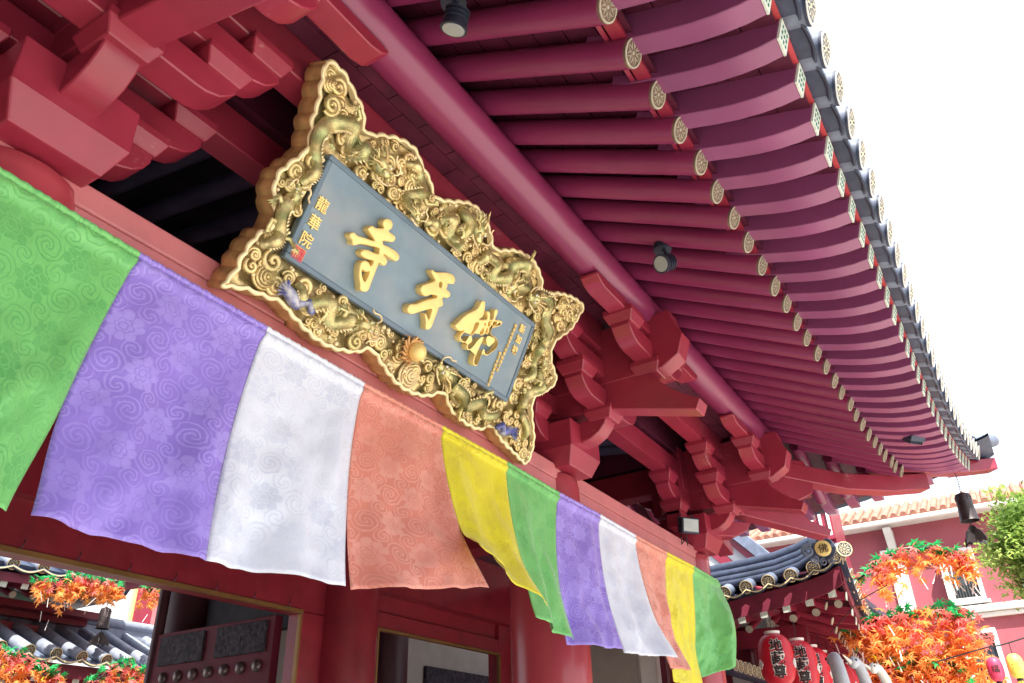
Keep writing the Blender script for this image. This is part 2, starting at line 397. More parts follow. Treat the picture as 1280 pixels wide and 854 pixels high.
# bracket sets
def arm_poly(L,z0,z1):
    e=[(L,z1),(L,z1-.045),(L-.03,z0+.085),(L-.085,z0+.035),(L-.16,z0+.006),(L-.22,z0)]
    return e+[(-p,z) for p,z in reversed(e)]
def dou(m,mp,p,q,z,w=.10,w2=.135,h1=.078,h2=.05):
    o=mp(p,q,z); m.lathe([(w*1.4142,0),(w2*1.4142,h1),(w2*1.4142,h1+h2)],o,seg=4,ref=(1,1,0))
def bracket(mp,nm,full=True,long_out=True):
    m=MB()
    if full:
        o=mp(0,0.03,4.035); m.lathe([(.21*1.4142,0),(.275*1.4142,.155),(.275*1.4142,.40)],o,seg=4,ref=(1,1,0))
    else:
        dou(m,mp,0,.5,4.42)
    root=m.build(nm,M['red'],gate,smooth=0,bevel=.010,bseg=2)
    def arm(L,q,z0,z1,nm='bracket_arm',th=.17):
        k=MB(); k.prism(arm_poly(L,z0,z1),lambda a,z,t:mp(a,q+t,z),-th/2,th/2); k.build(nm,M['red'],root,smooth=25,bevel=.008,bseg=2)
    def block(p,q,z):
        k=MB(); dou(k,mp,p,q,z); k.build('bearing_block',M['red'],root,smooth=0,bevel=.006)
    def side(poly,nm,th=.18):
        k=MB(); k.prism(poly,lambda q,z,t:mp(t,q,z),-th/2,th/2); k.build(nm,M['red'],root,smooth=25,bevel=.010,bseg=2)
    if full:
        arm(.50,0,4.27,4.46); 
        for p in (-.41,.41): block(p,0,4.45)
        arm(.75,0,4.575,4.755)
        for p in (-.66,.66): block(p,0,4.75)
    # arm projecting out of the base block, its end rounded in facets
    side([(-.5,4.26),(.30,4.255),(.40,4.275),(.48,4.32),(.54,4.385),(.565,4.44),(.565,4.455),(-.5,4.455)],'bracket_arm')
    if full: block(0,.5,4.43)
    arm(.56,.5,4.53,4.70)
    for p in (-.47,.47): block(p,.5,4.69)
    arm(.80,.5,4.82,4.99)
    for p in (-.70,.70): block(p,.5,4.98)
    c=[(1.03,4.735),(1.10,4.625),(1.18,4.545),(1.27,4.475),(1.36,4.425),(1.415,4.395)]
    side([(-.4,4.535),(.5,4.53),(1.372,4.30)]+c[::-1]+[(.3,4.90),(-.4,4.90)],'nose_beam',.19)
    block(0,.98,4.74)
    arm(.58,.98,4.86,5.03)
    for p in (-.48,.48): block(p,.98,5.02)
    side([(-.3,4.76),(1.06,4.745),(1.13,4.755),(1.285,4.845),(1.348,5.035),(1.298,5.10),(1.27,5.20),(1.25,5.30),(-.3,5.30)],'beam_head',.20)
    k=MB(); k.prism([(1.12,5.21),(1.12,5.185),(1.07,5.14),(.98,5.115),(-.98,5.115),(-1.07,5.14),(-1.12,5.185),(-1.12,5.21)],lambda a,z,t:mp(a,.98+t,z),-.08,.08); k.build('purlin_pad',M['red'],root,smooth=25,bevel=.008,bseg=2)
    return root
for x in CX:
    bracket(lambda p,q,z,x=x: Vector((x+p,-q,z)),'bracket_set')
bracket(lambda p,q,z: Vector((CC+q,-p,z)),'bracket_set',full=False)
# diagonal bracket under the hip
dg=Vector((1,-1,0)).normalized(); pr=Vector((1,1,0)).normalized()
m=MB(); m.prism([(-.3,4.26),(.55,4.255),(.72,4.33),(.80,4.44),(-.3,4.455)],lambda q,z,t:Vector((CC,0,z))+dg*q+pr*t,-.09,.09)
hb=m.build('bracket_set',M['red'],gate,smooth=25,bevel=.008)
for poly,nm in (([(-.3,4.535),(.7,4.53),(1.85,4.30),(1.9,4.40),(1.62,4.50),(1.42,4.74),(-.3,4.90)],'nose_beam'),([(-.3,4.76),(1.5,4.75),(1.74,4.86),(1.80,5.05),(1.7,5.3),(-.3,5.3)],'beam_head')):
    m=MB(); m.prism(poly,lambda q,z,t:Vector((CC,0,z))+dg*q+pr*t,-.10,.10); m.build(nm,M['red'],hb,smooth=25,bevel=.008)
# small plain middle sets in the side bay (arms along the wall)
# long beams over the brackets, mitred round the corner
def sweep(mp,sec,A0,n,hip=True,aend=None):
    """section vertices (b,z,k): k scales the corner upturn"""
    rows=[]
    for i in range(n+1):
        s=i/n; row=[]
        for b,z,k in sec:
            e=b if aend is None else aend
            a=A0+s*(e-A0)
            o=outw(a)*k
            if hip and aend is None: a=A0+s*(b+.17*k-A0); o=outw(a)*k
            row.append(mp(a,b+o,z+rise(a)*k))
        rows.append(row)
    vs=[p for r in rows for p in r]; k=len(sec)
    fs=[(i*k+j,i*k+(j+1)%k,(i+1)*k+(j+1)%k,(i+1)*k+j) for i in range(n) for j in range(k)]
    fs+=[tuple(range(k-1,-1,-1)),tuple(range(n*k,(n+1)*k))]
    return vs,fs
def both(nm,sec,mt,A0=-12.5,A1=-9,n=34,bev=0,smooth=40):
    for mp,A in ((Fm,A0),(Sm,A1)):
        m=MB(); m.add(*sweep(mp,sec,A,n)); m.build(nm,M[mt],gate,smooth=smooth,bevel=bev)
def rect(b0,b1,z0,z1,k=0): return [(b0,z0,k),(b1,z0,k),(b1,z1,k),(b0,z1,k)]
both('bracket_beam',rect(-.09,.09,4.87,5.12),'red',n=2,bev=.008)
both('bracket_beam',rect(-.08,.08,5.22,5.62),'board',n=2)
both('bracket_beam',rect(.41,.585,5.10,5.40),'red',n=2,bev=.008)
# round eave purlin
circ=[(.98+.157*math.cos(2*PI*i/28),5.377+.157*math.sin(2*PI*i/28),0) for i in range(28)]
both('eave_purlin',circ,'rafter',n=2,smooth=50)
# ceiling boards between beam and purlin, laid side by side with open joints
for mp,A in ((Fm,-12.5),(Sm,-9)):
    m=MB(); w=.30; a=A
    while a<.6:
        for b0,b1 in ((.588,.715),(.718,.845),(.848,.99)):
            z0=5.386; off=.15*((int(b0*100)//13)%2)
            m.box(mp(a+off+w/2,(b0+b1)/2,z0),(w-.006,b1-b0-.002,.03) if mp is Fm else (b1-b0-.002,w-.006,.03))
        a+=w
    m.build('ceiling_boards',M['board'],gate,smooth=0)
# interior ceiling and inner beams
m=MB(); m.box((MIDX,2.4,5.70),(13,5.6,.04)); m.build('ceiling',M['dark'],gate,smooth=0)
for k in range(30):
    x=-1.6+k*.36
    m=MB(); m.tube([(x,.2,5.30),(x,2.28,5.62)],.075,12); m.build('ceiling_pole',M['navy'],gate,smooth=50)
m=MB(); m.tube([(-2.3,1.5,4.95),(9.8,1.5,4.95)],.2,24); m.build('inner_purlin',M['doorred'],gate)
m=MB(); m.box((MIDX,2.4,4.9),(11.7,.14,1.6)); m.build('inner_wall',M['board'],gate,smooth=0)
for x in CX[1:]:
    m=MB(); m.box((x,1.2,5.0),(.24,2.2,.34)); m.build('cross_beam',M['doorred'],gate,bevel=.01)

# ---------------- rafters
def zr(b): return 5.645-.5095*(b-.98)
def rz(a,b): return zr(b)+rise(a)*.8*min(1.2,max(0,(b-.4)/1.84))
def fz(a,b,b1):
    d=b-2.1; D=b1-2.1
    z1=4.985+rise(a)
    f=lambda d:-.32*d+.42*max(0,d-.38)**2
    return z1+f(d)-f(D)
def rosette(m,c,ax,r,ref,petals=8,mr=0,mb=1,mp_=0,rim=.012):
    ax=ax.normalized(); a=(ref-ax*ref.dot(ax)).normalized(); b=ax.cross(a)
    m.lathe([(r*.99,-.014),(r*.99,.003)],c,ax,24,mb,ref=ref)
    m.lathe([(r,.0035),(r*.99,.009),(r*.87,.009),(r*.86,.0035)],c,ax,24,mr,ref=ref,cap=False)
    m.lathe([(r*.13,.0),(r*.13,.008)],c,ax,8,mp_,ref=ref)
    for k in range(petals):
        th=2*PI*k/petals; d=a*math.cos(th)+b*math.sin(th); e=ax.cross(d)
        n=7; vs=[]
        for i in range(n+1):
            t=i/n; rr=r*(.18+.66*t); w=r*.175*math.sin(PI*min(1,t*1.02))
            for sgn,wi in ((1,1),(1,.55),(-1,.55),(-1,1)): vs.append(c+ax*.008+d*rr+e*(sgn*w*wi))
        fs=[]
        for i in range(n):
            fs.append((i*4,(i+1)*4,(i+1)*4+1,i*4+1)); fs.append((i*4+3,i*4+2,(i+1)*4+2,(i+1)*4+3))
        m.add(vs,fs,mp_)
ca,sa=math.cos(R_(27)),math.sin(R_(27))
jit=random.Random(3)
def rafters(mp,a_list):
    axd=(mp(0,1,0)-mp(0,0,0)); xd=(mp(1,0,0)-mp(0,0,0))
    for a in a_list:
        b1=2.24+outw(a)*.75; b0=max(.42,a+.05)
        if b1-b0>.22:
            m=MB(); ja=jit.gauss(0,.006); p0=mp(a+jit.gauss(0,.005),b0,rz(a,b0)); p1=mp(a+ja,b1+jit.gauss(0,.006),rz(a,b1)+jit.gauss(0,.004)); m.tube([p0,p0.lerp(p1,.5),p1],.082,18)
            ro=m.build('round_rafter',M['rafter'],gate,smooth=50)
            d=(p1-p0).normalized(); m=MB(); q0=jit.uniform(0,6.28); rosette(m,p1+d*.012,d,.080,xd*math.cos(q0)+d.cross(xd)*math.sin(q0))
            m.build('rosette_cap',[M['disc'],M['discbk']],ro,smooth=30)
        b1=2.949+outw(a); b0=max(2.02,a+.08)
        if b1-b0>.12:
            pts=[]; n=8; jx=jit.gauss(0,.006); jz=jit.gauss(0,.004)
            for i in range(n+1):
                b=b0+(b1-b0)*i/n; pts.append(mp(a+jx*i/n,b,fz(a,b,b1)+jz*i/n))
            m=MB(); vs=[]
            for i,p in enumerate(pts):
                t=(pts[min(i+1,n)]-pts[max(i-1,0)]).normalized(); u=xd.cross(t); u=u if u.z>0 else -u
                if i==n: u=(axd*.295+Vector((0,0,.955))).normalized()
                for sx,sz in ((-1,-1),(1,-1),(1,1),(-1,1)): vs.append(p+xd*(.069*sx)+u*(.065*sz+(.05*min(1,(n-i)/3) if sz>0 else 0)))
            fs=[(i*4+j,i*4+(j+1)%4,(i+1)*4+(j+1)%4,(i+1)*4+j) for i in range(n) for j in range(4)]+[(3,2,1,0),(n*4,n*4+1,n*4+2,n*4+3)]
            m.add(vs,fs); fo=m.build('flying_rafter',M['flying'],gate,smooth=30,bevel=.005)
            u=(axd*.295+Vector((0,0,.955))).normalized(); t=(axd*.955-Vector((0,0,.295))).normalized()
            c=pts[-1]; Rm=Matrix((xd,u,t)).transposed()
            m=MB(); m.box(c+t*.006,(.136,.132,.012),0,Rm)
            for i in (-1,0,1):
                for j in (-1,0,1):
                    for q in (0,1):
                        R2=Rm@Matrix.Rotation(PI/4+q*PI/2,3,'Z')
                        m.box(c+t*.013+xd*(i*.036)+u*(j*.036),(.024,.009,.003) if (i+j)%2 else (.018,.013,.003),1,R2)
            m.build('end_plate',[M['plate'],M['platebk']],fo,smooth=0)
XN=[2.57+.3333*n-CC for n in range(-9,33)]
AF=[a for a in XN if a<2.95]
rafters(Fm,AF)
AS=[2.86-.3333*n for n in range(0,20)]
rafters(Sm,AS)
# edge strips at the rafter ends
both('eave_edge_strip',[(2.17,5.085,.8),(2.25,5.055,.8),(2.25,5.10,.8),(2.17,5.14,.8)],'red')
both('filler_board',[(2.13,5.10,.85),(2.155,5.10,.85),(2.155,5.28,.85),(2.13,5.28,.85)],'red')
both('eave_edge_board',[(2.905,5.058,1),(2.975,5.045,1),(2.975,5.085,1),(2.905,5.11,1)],'edge')
# boards above the rafters, laid along the eave
def boards(nm,bs,zf):
    for mp,A in ((Fm,-12.5),(Sm,-9)):
        m=MB()
        for b0,b1 in zip(bs[:-1],bs[1:]):
            sec=[(b0+.003,zf(b0),0),(b1-.003,zf(b1),0),(b1-.003,zf(b1)+.03,0),(b0+.003,zf(b0)+.03,0)]
            rows=[];n=36
            for i in range(n+1):
                row=[]
                for b,z,_ in sec:
                    a=A+(b+.05-A)*i/n
                    k=.8*min(1.2,max(0,(b-.4)/1.84)) if nm=='roof_boards' else min(1,.82+.2*(b-2.1))
                    row.append(mp(a,b+outw(a)*(.75 if nm=='roof_boards' else 1)*max(0,(b-.9)/2),z+rise(a)*k))
                rows.append(row)
            vs=[p for r in rows for p in r]
            m.add(vs,[(i*4+j,i*4+(j+1)%4,(i+1)*4+(j+1)%4,(i+1)*4+j) for i in range(n) for j in range(4)])
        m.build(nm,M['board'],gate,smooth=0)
boards('roof_boards',[.2+.19*i for i in range(12)],lambda b:zr(b)+.098)
boards('flying_roof_boards',[2.06+.178*i for i in range(6)],lambda b:4.985+.195-.25*(b-2.1)+.095-.05*(b-2.1))
# hip beams at the corner
H=lambda d,z:Vector((CC+d,-d,z))
m=MB()
def hip(m,pts,w,h):
    vs=[]
    for d,z in pts:
        for s,t in ((-1,-1),(1,-1),(1,1),(-1,1)): vs.append(H(d,z+t*h/2)+pr*(w/2*s))
    n=len(pts)
    m.add(vs,[(i*4+j,i*4+(j+1)%4,(i+1)*4+(j+1)%4,(i+1)*4+j) for i in range(n-1) for j in range(4)]+[(3,2,1,0),((n-1)*4,(n-1)*4+1,(n-1)*4+2,(n-1)*4+3)])
hip(m,[(.2,5.45),(1.0,5.16),(1.6,5.05),(2.1,5.06),(2.5,5.13)],.22,.22)
hp=m.build('hip_rafter',M['red'],gate,smooth=20,bevel=.01)
m=MB(); hip(m,[(1.9,5.32),(2.5,5.33),(3.0,5.38),(3.36,5.46)],.20,.17); m.build('hip_rafter',M['red'],gate,smooth=20,bevel=.01)
# tiles of the eave: drip tiles between half-round rolls
def tiles(mp,alist):
    axd=(mp(0,1,0)-mp(0,0,0)); xd=(mp(1,0,0)-mp(0,0,0))
    for a in alist:
        def zt(a,b): return 5.035+.03+.25*(2.98-b)+rise(a)
        w=.3333/2; n=8; vs=[];fs=[]
        a2=a+w
        for i in range(n+1):
            t=-1+2*i/n; aa=a2+t*w; sag=.020*(t*t)
            o=outw(aa); tip=3.045+o+.022*(1-t*t)
            for b,dz in ((2.60+o,0),(tip-.012,0),(tip,-.022),(tip+.012,-.022),(tip+.012,.035),(2.6+o,.035)):
                vs.append(mp(aa,b,zt(aa,b-o)+sag+dz+.012))
        for i in range(n):
            for j in range(5): fs.append((i*6+j,i*6+j+1,(i+1)*6+j+1,(i+1)*6+j))
        fs+=[tuple(range(5,-1,-1)),tuple(range(n*6,n*6+6))]
        m=MB(); m.add(vs,fs); m.build('drip_tile',M['slate'],gate,smooth=35)
        o=outw(a); b1=3.105+o; b0=2.3+o
        c0=mp(a,b0,zt(a,2.3)+.13); c1=mp(a,b1,zt(a,3.105)+.105)
        m=MB(); m.tube([c0,c0.lerp(c1,.5),c1],.098,18); tr=m.build('roll_tile',M['slatelt'],gate,smooth=50)
        d=(c1-c0).normalized(); m=MB(); rosette(m,c1+d*.013,d,.103,xd,10,0,1,2)
        m.build('tile_rosette',[M['white_tr'],M['slate'],M['goldrim']],tr,smooth=30)
tiles(Fm,[a for a in XN if a<3.2])
tiles(Sm,[3.1-.3333*n for n in range(0,22)])
# corner roll tile at the hip tip
m=MB(); m.tube([H(3.22,5.80),H(3.34,5.82),H(3.46,5.84)],[.085,.09,.09],20); m.ball(H(3.47,5.84),.085,16,10); m.build('corner_tile',M['slatelt'],gate,smooth=50)
# roof surface above (concave tiled slopes up to a ridge)
def roofz(t): return 5.10+3.9*(t*.72+.28*t*t)
m=MB()
LX,LY=CC+3.02-MIDX,3.02+MIDY
rows=[]
for i in range(13):
    t=i/12
    ring=[]
    hx,hy=LX-LY*t*.96,LY*(1-t)+.02
    for (sx,sy),(tx,ty) in (((-1,-1),(1,-1)),((1,-1),(1,1)),((1,1),(-1,1)),((-1,1),(-1,-1))):
        for k in range(16):
            f=k/16; x=(sx+(tx-sx)*f); y=(sy+(ty-sy)*f)
            e=abs(x) if sy==ty else abs(y); e=max(0,(e-.55)/.45)
            ring.append(Vector((MIDX+x*hx,MIDY+y*hy,roofz(t)+.5*e**2.2*(1-t)**2)))
    rows.append(ring+[ring[0]])
m.grid(rows); m.build('roof',M['slate'],gate,smooth=40)
m=MB(); m.box((MIDX,MIDY,9.15),(8.0,.4,.6)); m.build('ridge',M['slate'],gate,bevel=.03)

# ---------------- door wall
WY=2.36; OZ=3.085
def wbox(nm,x0,x1,z0,z1,mt,y0=WY,y1=WY+.16,**k):
    m=MB(); m.box(((x0+x1)/2,(y0+y1)/2,(z0+z1)/2),(x1-x0,y1-y0,z1-z0)); return m.build(nm,M[mt],gate,**k)
wbox('door_lintel_panel',1.48,5.74,OZ,3.43,'doorred',bevel=.006)
for s in (-1,1):
    xa=MIDX+s*1.80; xb=MIDX+s*2.13
    wbox('door_jamb',min(xa,xb),max(xa,xb),0,OZ-.003,'doorred',bevel=.006)
    x0,x1=MIDX+s*1.775,MIDX+s*1.80
    wbox('brass_edging',min(x0,x1),max(x0,x1),0,OZ-.03,'brass',WY-.02,WY+.015)
for x0,x1 in ((MIDX-1.80,MIDX+1.80),):
    wbox('brass_edging',x0,x1,OZ-.028,OZ+.006,'brass',WY-.025,WY+.015)
wbox('door_head',MIDX-1.80,MIDX+1.80,OZ-.022,OZ+.004,'doorred',WY+.016,WY+.15)
m=MB()
for i in range(9):
    x=MIDX-1.6+i*.4
    m.tube([(x,WY-.03,OZ+.005),(x+.004,WY-.045,OZ+.03),(x+.012,WY-.04,OZ+.07)],.004,6)
m.build('cable_clips',M['lamp'],gate)
# side bay door frame
for sx in (1,-1):
    f=lambda x:MIDX+sx*(x-MIDX)
    def wb(nm,x0,x1,*r,**k):
        p,q=f(x0),f(x1); return wbox(nm,min(p,q),max(p,q),*r,**k)
    wb('door_jamb',6.28,6.45,0,3.42,'doorred',bevel=.006); wb('door_jamb',8.72,9.10,0,3.42,'doorred',bevel=.006)
    wb('door_lintel_panel',6.455,8.715,OZ,3.24,'doorred',bevel=.006)
    wb('recessed_panel',6.455,8.715,3.243,3.42,'doorred',WY+.05,WY+.14)
    wb('brass_edging',6.45,8.72,OZ-.03,OZ-.003,'brass',WY-.02,WY+.02); wb('brass_edging',6.45,6.475,0,OZ-.033,'brass',WY-.02,WY+.02); wb('brass_edging',8.695,8.72,0,OZ-.033,'brass',WY-.02,WY+.02)
    # rear wall seen through the side door, with its own dark leaf
    wb('rear_wall',6.3,14.0 if sx>0 else 9.1,0,3.9,'grey',4.72,4.80)
    wb('rear_panel',10.3,12.6,0,3.30,'carved',4.66,4.715) if sx>0 else None
# open leaf of the middle door, folded back into the passage
LXp=5.36
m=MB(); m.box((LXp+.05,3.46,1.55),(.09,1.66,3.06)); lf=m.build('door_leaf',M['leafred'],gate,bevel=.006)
for y0,y1 in ((2.72,3.38),(3.56,4.20)):
    m=MB(); m.box((LXp-.006,(y0+y1)/2,2.905),(.03,y1-y0,.27)); m.build('carved_panel',M['carved'],lf,bevel=.004)
for r in range(3):
    for k in range(7):
        m=MB(); m.ball((LXp,2.80+k*.215,2.655-r*.3),.055,12,8,sc=(.8,1,1)); m.build('door_stud',M['stud'],lf)
m=MB(); m.tube([(LXp+.03,4.33,0),(LXp+.03,4.33,3.75)],.055,14); m.build('leaf_post',M['darkred'],lf,smooth=50)
m=MB(); m.box((MIDX*2-LXp-.05,3.46,1.55),(.09,1.66,3.06)); m.build('door_leaf',M['doorred'],gate,bevel=.006)
# end wall of the gate
m=MB(); m.box((9.40,1.58,1.7),(.10,1.46,3.4)); m.build('end_wall',M['grey'],gate)
m=MB(); m.box((9.39,.70,1.7),(.14,.20,3.4)); m.build('wall_end',M['plaster'],gate,bevel=.01)
# side panel wall near the back column, in shade
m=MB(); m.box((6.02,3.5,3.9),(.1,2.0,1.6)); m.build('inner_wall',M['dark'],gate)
# ------------------------------------------------------------------ the signboard
OUT= [(-1.392, 0.756), (-1.273, 0.777), (-1.161, 0.734), (-1.042, 0.677), (-0.976, 0.59), (-0.86, 0.651), (-0.731, 0.713), (-0.592, 0.732), (-0.489, 0.681), (-0.38, 0.64), (-0.301, 0.579), (-0.192, 0.615), (-0.003, 0.714), (0.164, 0.728), (0.308, 0.66), (0.413, 0.591), (0.628, 0.698), (0.861, 0.732), (1.028, 0.662), (1.1, 0.588), (1.273, 0.675), (1.492, 0.742), (1.669, 0.742), (1.651, 0.63), (1.605, 0.491), (1.46, 0.312), (1.488, 0.184), (1.64, 0.078), (1.607, -0.032), (1.447, -0.176), (1.503, -0.301), (1.635, -0.467), (1.636, -0.66), (1.431, -0.639), (1.226, -0.603), (1.061, -0.548), (0.935, -0.617), (0.739, -0.625), (0.565, -0.592), (0.448, -0.521), (0.317, -0.594), (0.167, -0.629), (0.005, -0.625), (-0.147, -0.578), (-0.299, -0.524), (-0.396, -0.582), (-0.556, -0.631), (-0.696, -0.637), (-0.822, -0.615), (-0.965, -0.575), (-1.016, -0.556), (-1.121, -0.574), (-1.247, -0.593), (-1.378, -0.635), (-1.353, -0.525), (-1.356, -0.441), (-1.326, -0.299), (-1.268, -0.212), (-1.297, -0.138), (-1.343, -0.076), (-1.371, 0.037), (-1.323, 0.16), (-1.282, 0.247), (-1.302, 0.347), (-1.332, 0.423), (-1.341, 0.516), (-1.377, 0.625)]
GSI= [[(-0.645, 0.188), (-0.622, 0.212), (-0.589, 0.218), (-0.568, 0.203), (-0.565, 0.176), (-0.577, 0.154), (-0.545, 0.153), (-0.517, 0.153), (-0.506, 0.138), (-0.515, 0.113), (-0.548, 0.097), (-0.584, 0.083), (-0.577, 0.064), (-0.536, 0.071), (-0.472, 0.078), (-0.431, 0.07), (-0.419, 0.05), (-0.434, 0.024), (-0.475, 0.021), (-0.533, 0.018), (-0.54, 0.01), (-0.511, 0.003), (-0.494, -0.012), (-0.502, -0.042), (-0.526, -0.047), (-0.548, -0.046), (-0.549, -0.07), (-0.547, -0.123), (-0.544, -0.184), (-0.543, -0.228), (-0.565, -0.251), (-0.598, -0.255), (-0.615, -0.228), (-0.647, -0.19), (-0.668, -0.147), (-0.673, -0.114), (-0.655, -0.09), (-0.622, -0.084), (-0.598, -0.095), (-0.592, -0.059), (-0.621, -0.067), (-0.661, -0.077), (-0.694, -0.075), (-0.705, -0.064), (-0.694, -0.039), (-0.656, -0.023), (-0.614, -0.015), (-0.58, -0.003), (-0.587, 0.019), (-0.593, 0.027), (-0.639, 0.013), (-0.693, -0.006), (-0.735, -0.026), (-0.762, -0.05), (-0.785, -0.051), (-0.795, -0.033), (-0.824, -0.022), (-0.822, -0.001), (-0.8, 0.013), (-0.771, 0.009), (-0.716, 0.027), (-0.645, 0.047), (-0.68, 0.064), (-0.724, 0.08), (-0.708, 0.113), (-0.675, 0.119), (-0.621, 0.147), (-0.637, 0.163)], [(-0.644, -0.144), (-0.612, -0.143), (-0.59, -0.127), (-0.587, -0.152), (-0.59, -0.188), (-0.6, -0.196), (-0.631, -0.174)]]
GYA= [[(-0.134, 0.123), (-0.124, 0.131), (-0.088, 0.134), (-0.032, 0.163), (0.02, 0.185), (0.064, 0.192), (0.096, 0.177), (0.1, 0.148), (0.08, 0.133), (0.047, 0.122), (0.053, 0.103), (0.055, 0.084), (0.082, 0.082), (0.104, 0.074), (0.107, 0.054), (0.088, 0.034), (0.056, 0.024), (0.055, 0.006), (0.074, -0.009), (0.076, -0.03), (0.052, -0.054), (0.054, -0.081), (0.055, -0.135), (0.056, -0.183), (0.046, -0.212), (0.02, -0.226), (0.004, -0.214), (-0.011, -0.184), (-0.045, -0.146), (-0.035, -0.139), (-0.004, -0.157), (0.008, -0.16), (0.006, -0.122), (-0.0, -0.089), (-0.027, -0.105), (-0.076, -0.141), (-0.129, -0.184), (-0.161, -0.201), (-0.191, -0.196), (-0.202, -0.175), (-0.19, -0.145), (-0.147, -0.124), (-0.09, -0.072), (-0.035, -0.03), (-0.003, -0.007), (-0.004, 0.006), (-0.054, -0.013), (-0.094, -0.045), (-0.134, -0.043), (-0.16, -0.026), (-0.157, 0.003), (-0.132, 0.027), (-0.095, 0.056), (-0.069, 0.085), (-0.087, 0.094), (-0.118, 0.108)], [(-0.026, 0.092), (-0.006, 0.104), (0.005, 0.089), (0.001, 0.069), (-0.016, 0.068)]]
GFO= [[(0.431, 0.183), (0.452, 0.182), (0.475, 0.134), (0.482, 0.085), (0.459, 0.053), (0.526, 0.086), (0.531, 0.108), (0.508, 0.131), (0.514, 0.145), (0.543, 0.14), (0.564, 0.103), (0.59, 0.119), (0.588, 0.151), (0.575, 0.182), (0.59, 0.197), (0.613, 0.189), (0.615, 0.157), (0.615, 0.127), (0.66, 0.144), (0.696, 0.146), (0.699, 0.122), (0.659, 0.087), (0.621, 0.059), (0.626, 0.021), (0.675, 0.021), (0.718, 0.011), (0.741, -0.016), (0.735, -0.055), (0.701, -0.099), (0.672, -0.13), (0.634, -0.136), (0.613, -0.116), (0.612, -0.167), (0.612, -0.225), (0.594, -0.243), (0.561, -0.239), (0.546, -0.202), (0.549, -0.122), (0.555, -0.047), (0.525, -0.083), (0.507, -0.13), (0.477, -0.174), (0.446, -0.175), (0.432, -0.146), (0.453, -0.115), (0.447, -0.096), (0.428, -0.094), (0.416, -0.138), (0.387, -0.155), (0.345, -0.149), (0.336, -0.125), (0.356, -0.077), (0.321, -0.1), (0.281, -0.098), (0.257, -0.085), (0.272, -0.056), (0.303, 0.001), (0.335, 0.041), (0.391, 0.097), (0.411, 0.139), (0.415, 0.17)], [(0.436, 0.014), (0.471, 0.033), (0.469, -0.011), (0.447, -0.06), (0.431, -0.071), (0.438, -0.036)], [(0.524, 0.051), (0.541, 0.063), (0.542, 0.041)], [(0.559, 0.082), (0.581, 0.095), (0.587, 0.066), (0.57, 0.054)], [(0.61, 0.106), (0.651, 0.118), (0.617, 0.076)], [(0.528, 0.016), (0.542, 0.023), (0.547, -0.015), (0.515, -0.029)], [(0.565, 0.033), (0.577, 0.043), (0.585, 0.01), (0.568, 0.002)], [(0.603, -0.019), (0.644, -0.007), (0.68, -0.006), (0.658, -0.049), (0.642, -0.063), (0.616, -0.049)]]

PT=.433
PCc=Vector((3.521,-.45,4.4534)); PU=Vector((0,-math.sin(PT),math.cos(PT))); PNn=Vector((0,-math.cos(PT),-math.sin(PT))); PX=Vector((1,0,0))
def PP(u,v,w=0): return PCc+PX*u+PU*v+PNn*w
sign=thing('signboard','carved gilt dragon signboard with a blue gold-lettered panel, leaning forward under the eaves','signboard',PCc)
HW,HH=1.129,.326
out=catmull(OUT,5)
# scalloped rim: small lobes along the traced outline
def resample(c,step):
    c=[Vector(p) for p in c]; L=[0]
    for i in range(len(c)): L.append(L[-1]+(c[(i+1)%len(c)]-c[i]).length)
    n=int(L[-1]/step); o=[]
    j=0
    for i in range(n):
        d=L[-1]*i/n
        while L[j+1]<d: j+=1
        t=(d-L[j])/max(1e-9,L[j+1]-L[j]); o.append(c[j].lerp(c[(j+1)%len(c)],t))
    return o
oc=resample(out,.0135); no_=len(oc)
area=sum(oc[i].x*oc[(i+1)%no_].y-oc[(i+1)%no_].x*oc[i].y for i in range(no_))
sg=1 if area>0 else -1
def nrm(c,i,k=3):
    n=len(c); t=(c[(i+k)%n]-c[(i-k)%n]).normalized(); return Vector((t.y,-t.x))*sg
N2=[nrm(oc,i) for i in range(no_)]
lobes=[abs(math.sin(i*PI/7.0)) for i in range(no_)]
outer=[oc[i]+N2[i]*(.014*lobes[i]-.006) for i in range(no_)]
inner=[oc[i]-N2[i]*.032+N2[i]*(.010*lobes[i]) for i in range(no_)]
back=[oc[i]+N2[i]*(.014*lobes[i]-.004) for i in range(no_)]
m=MB()  # side wall, slightly flared to the back, in two steps
vs=[];fs=[]
for i in range(no_):
    o=outer[i];b=back[i]
    for p,w in ((o,.022),(o,-.04),(b,-.048),(b,-.118),(b-N2[i]*.01,-.132)): vs.append(PP(p.x,p.y,w))
for i in range(no_):
    j=(i+1)%no_
    for k in range(4): fs.append((i*5+k,j*5+k,j*5+k+1,i*5+k+1))
fs.append(tuple(i*5+4 for i in range(no_)))
m.add(vs,fs); fr=m.build('frame',M['goldside'],sign,smooth=40)
m=MB(); vs=[];fs=[]
for i in range(no_):
    o,q=outer[i],inner[i]; md=o.lerp(q,.5)
    for p,w in ((o,.018),(o.lerp(q,.15),.030),(md,.034),(o.lerp(q,.85),.030),(q,.016),(q,-.01)): vs.append(PP(p.x,p.y,w))
for i in range(no_):
    j=(i+1)%no_
    for k in range(5): fs.append((i*6+k,j*6+k,j*6+k+1,i*6+k+1))
m.add(vs,fs); m.build('rim',M['goldrim'],fr,smooth=50)
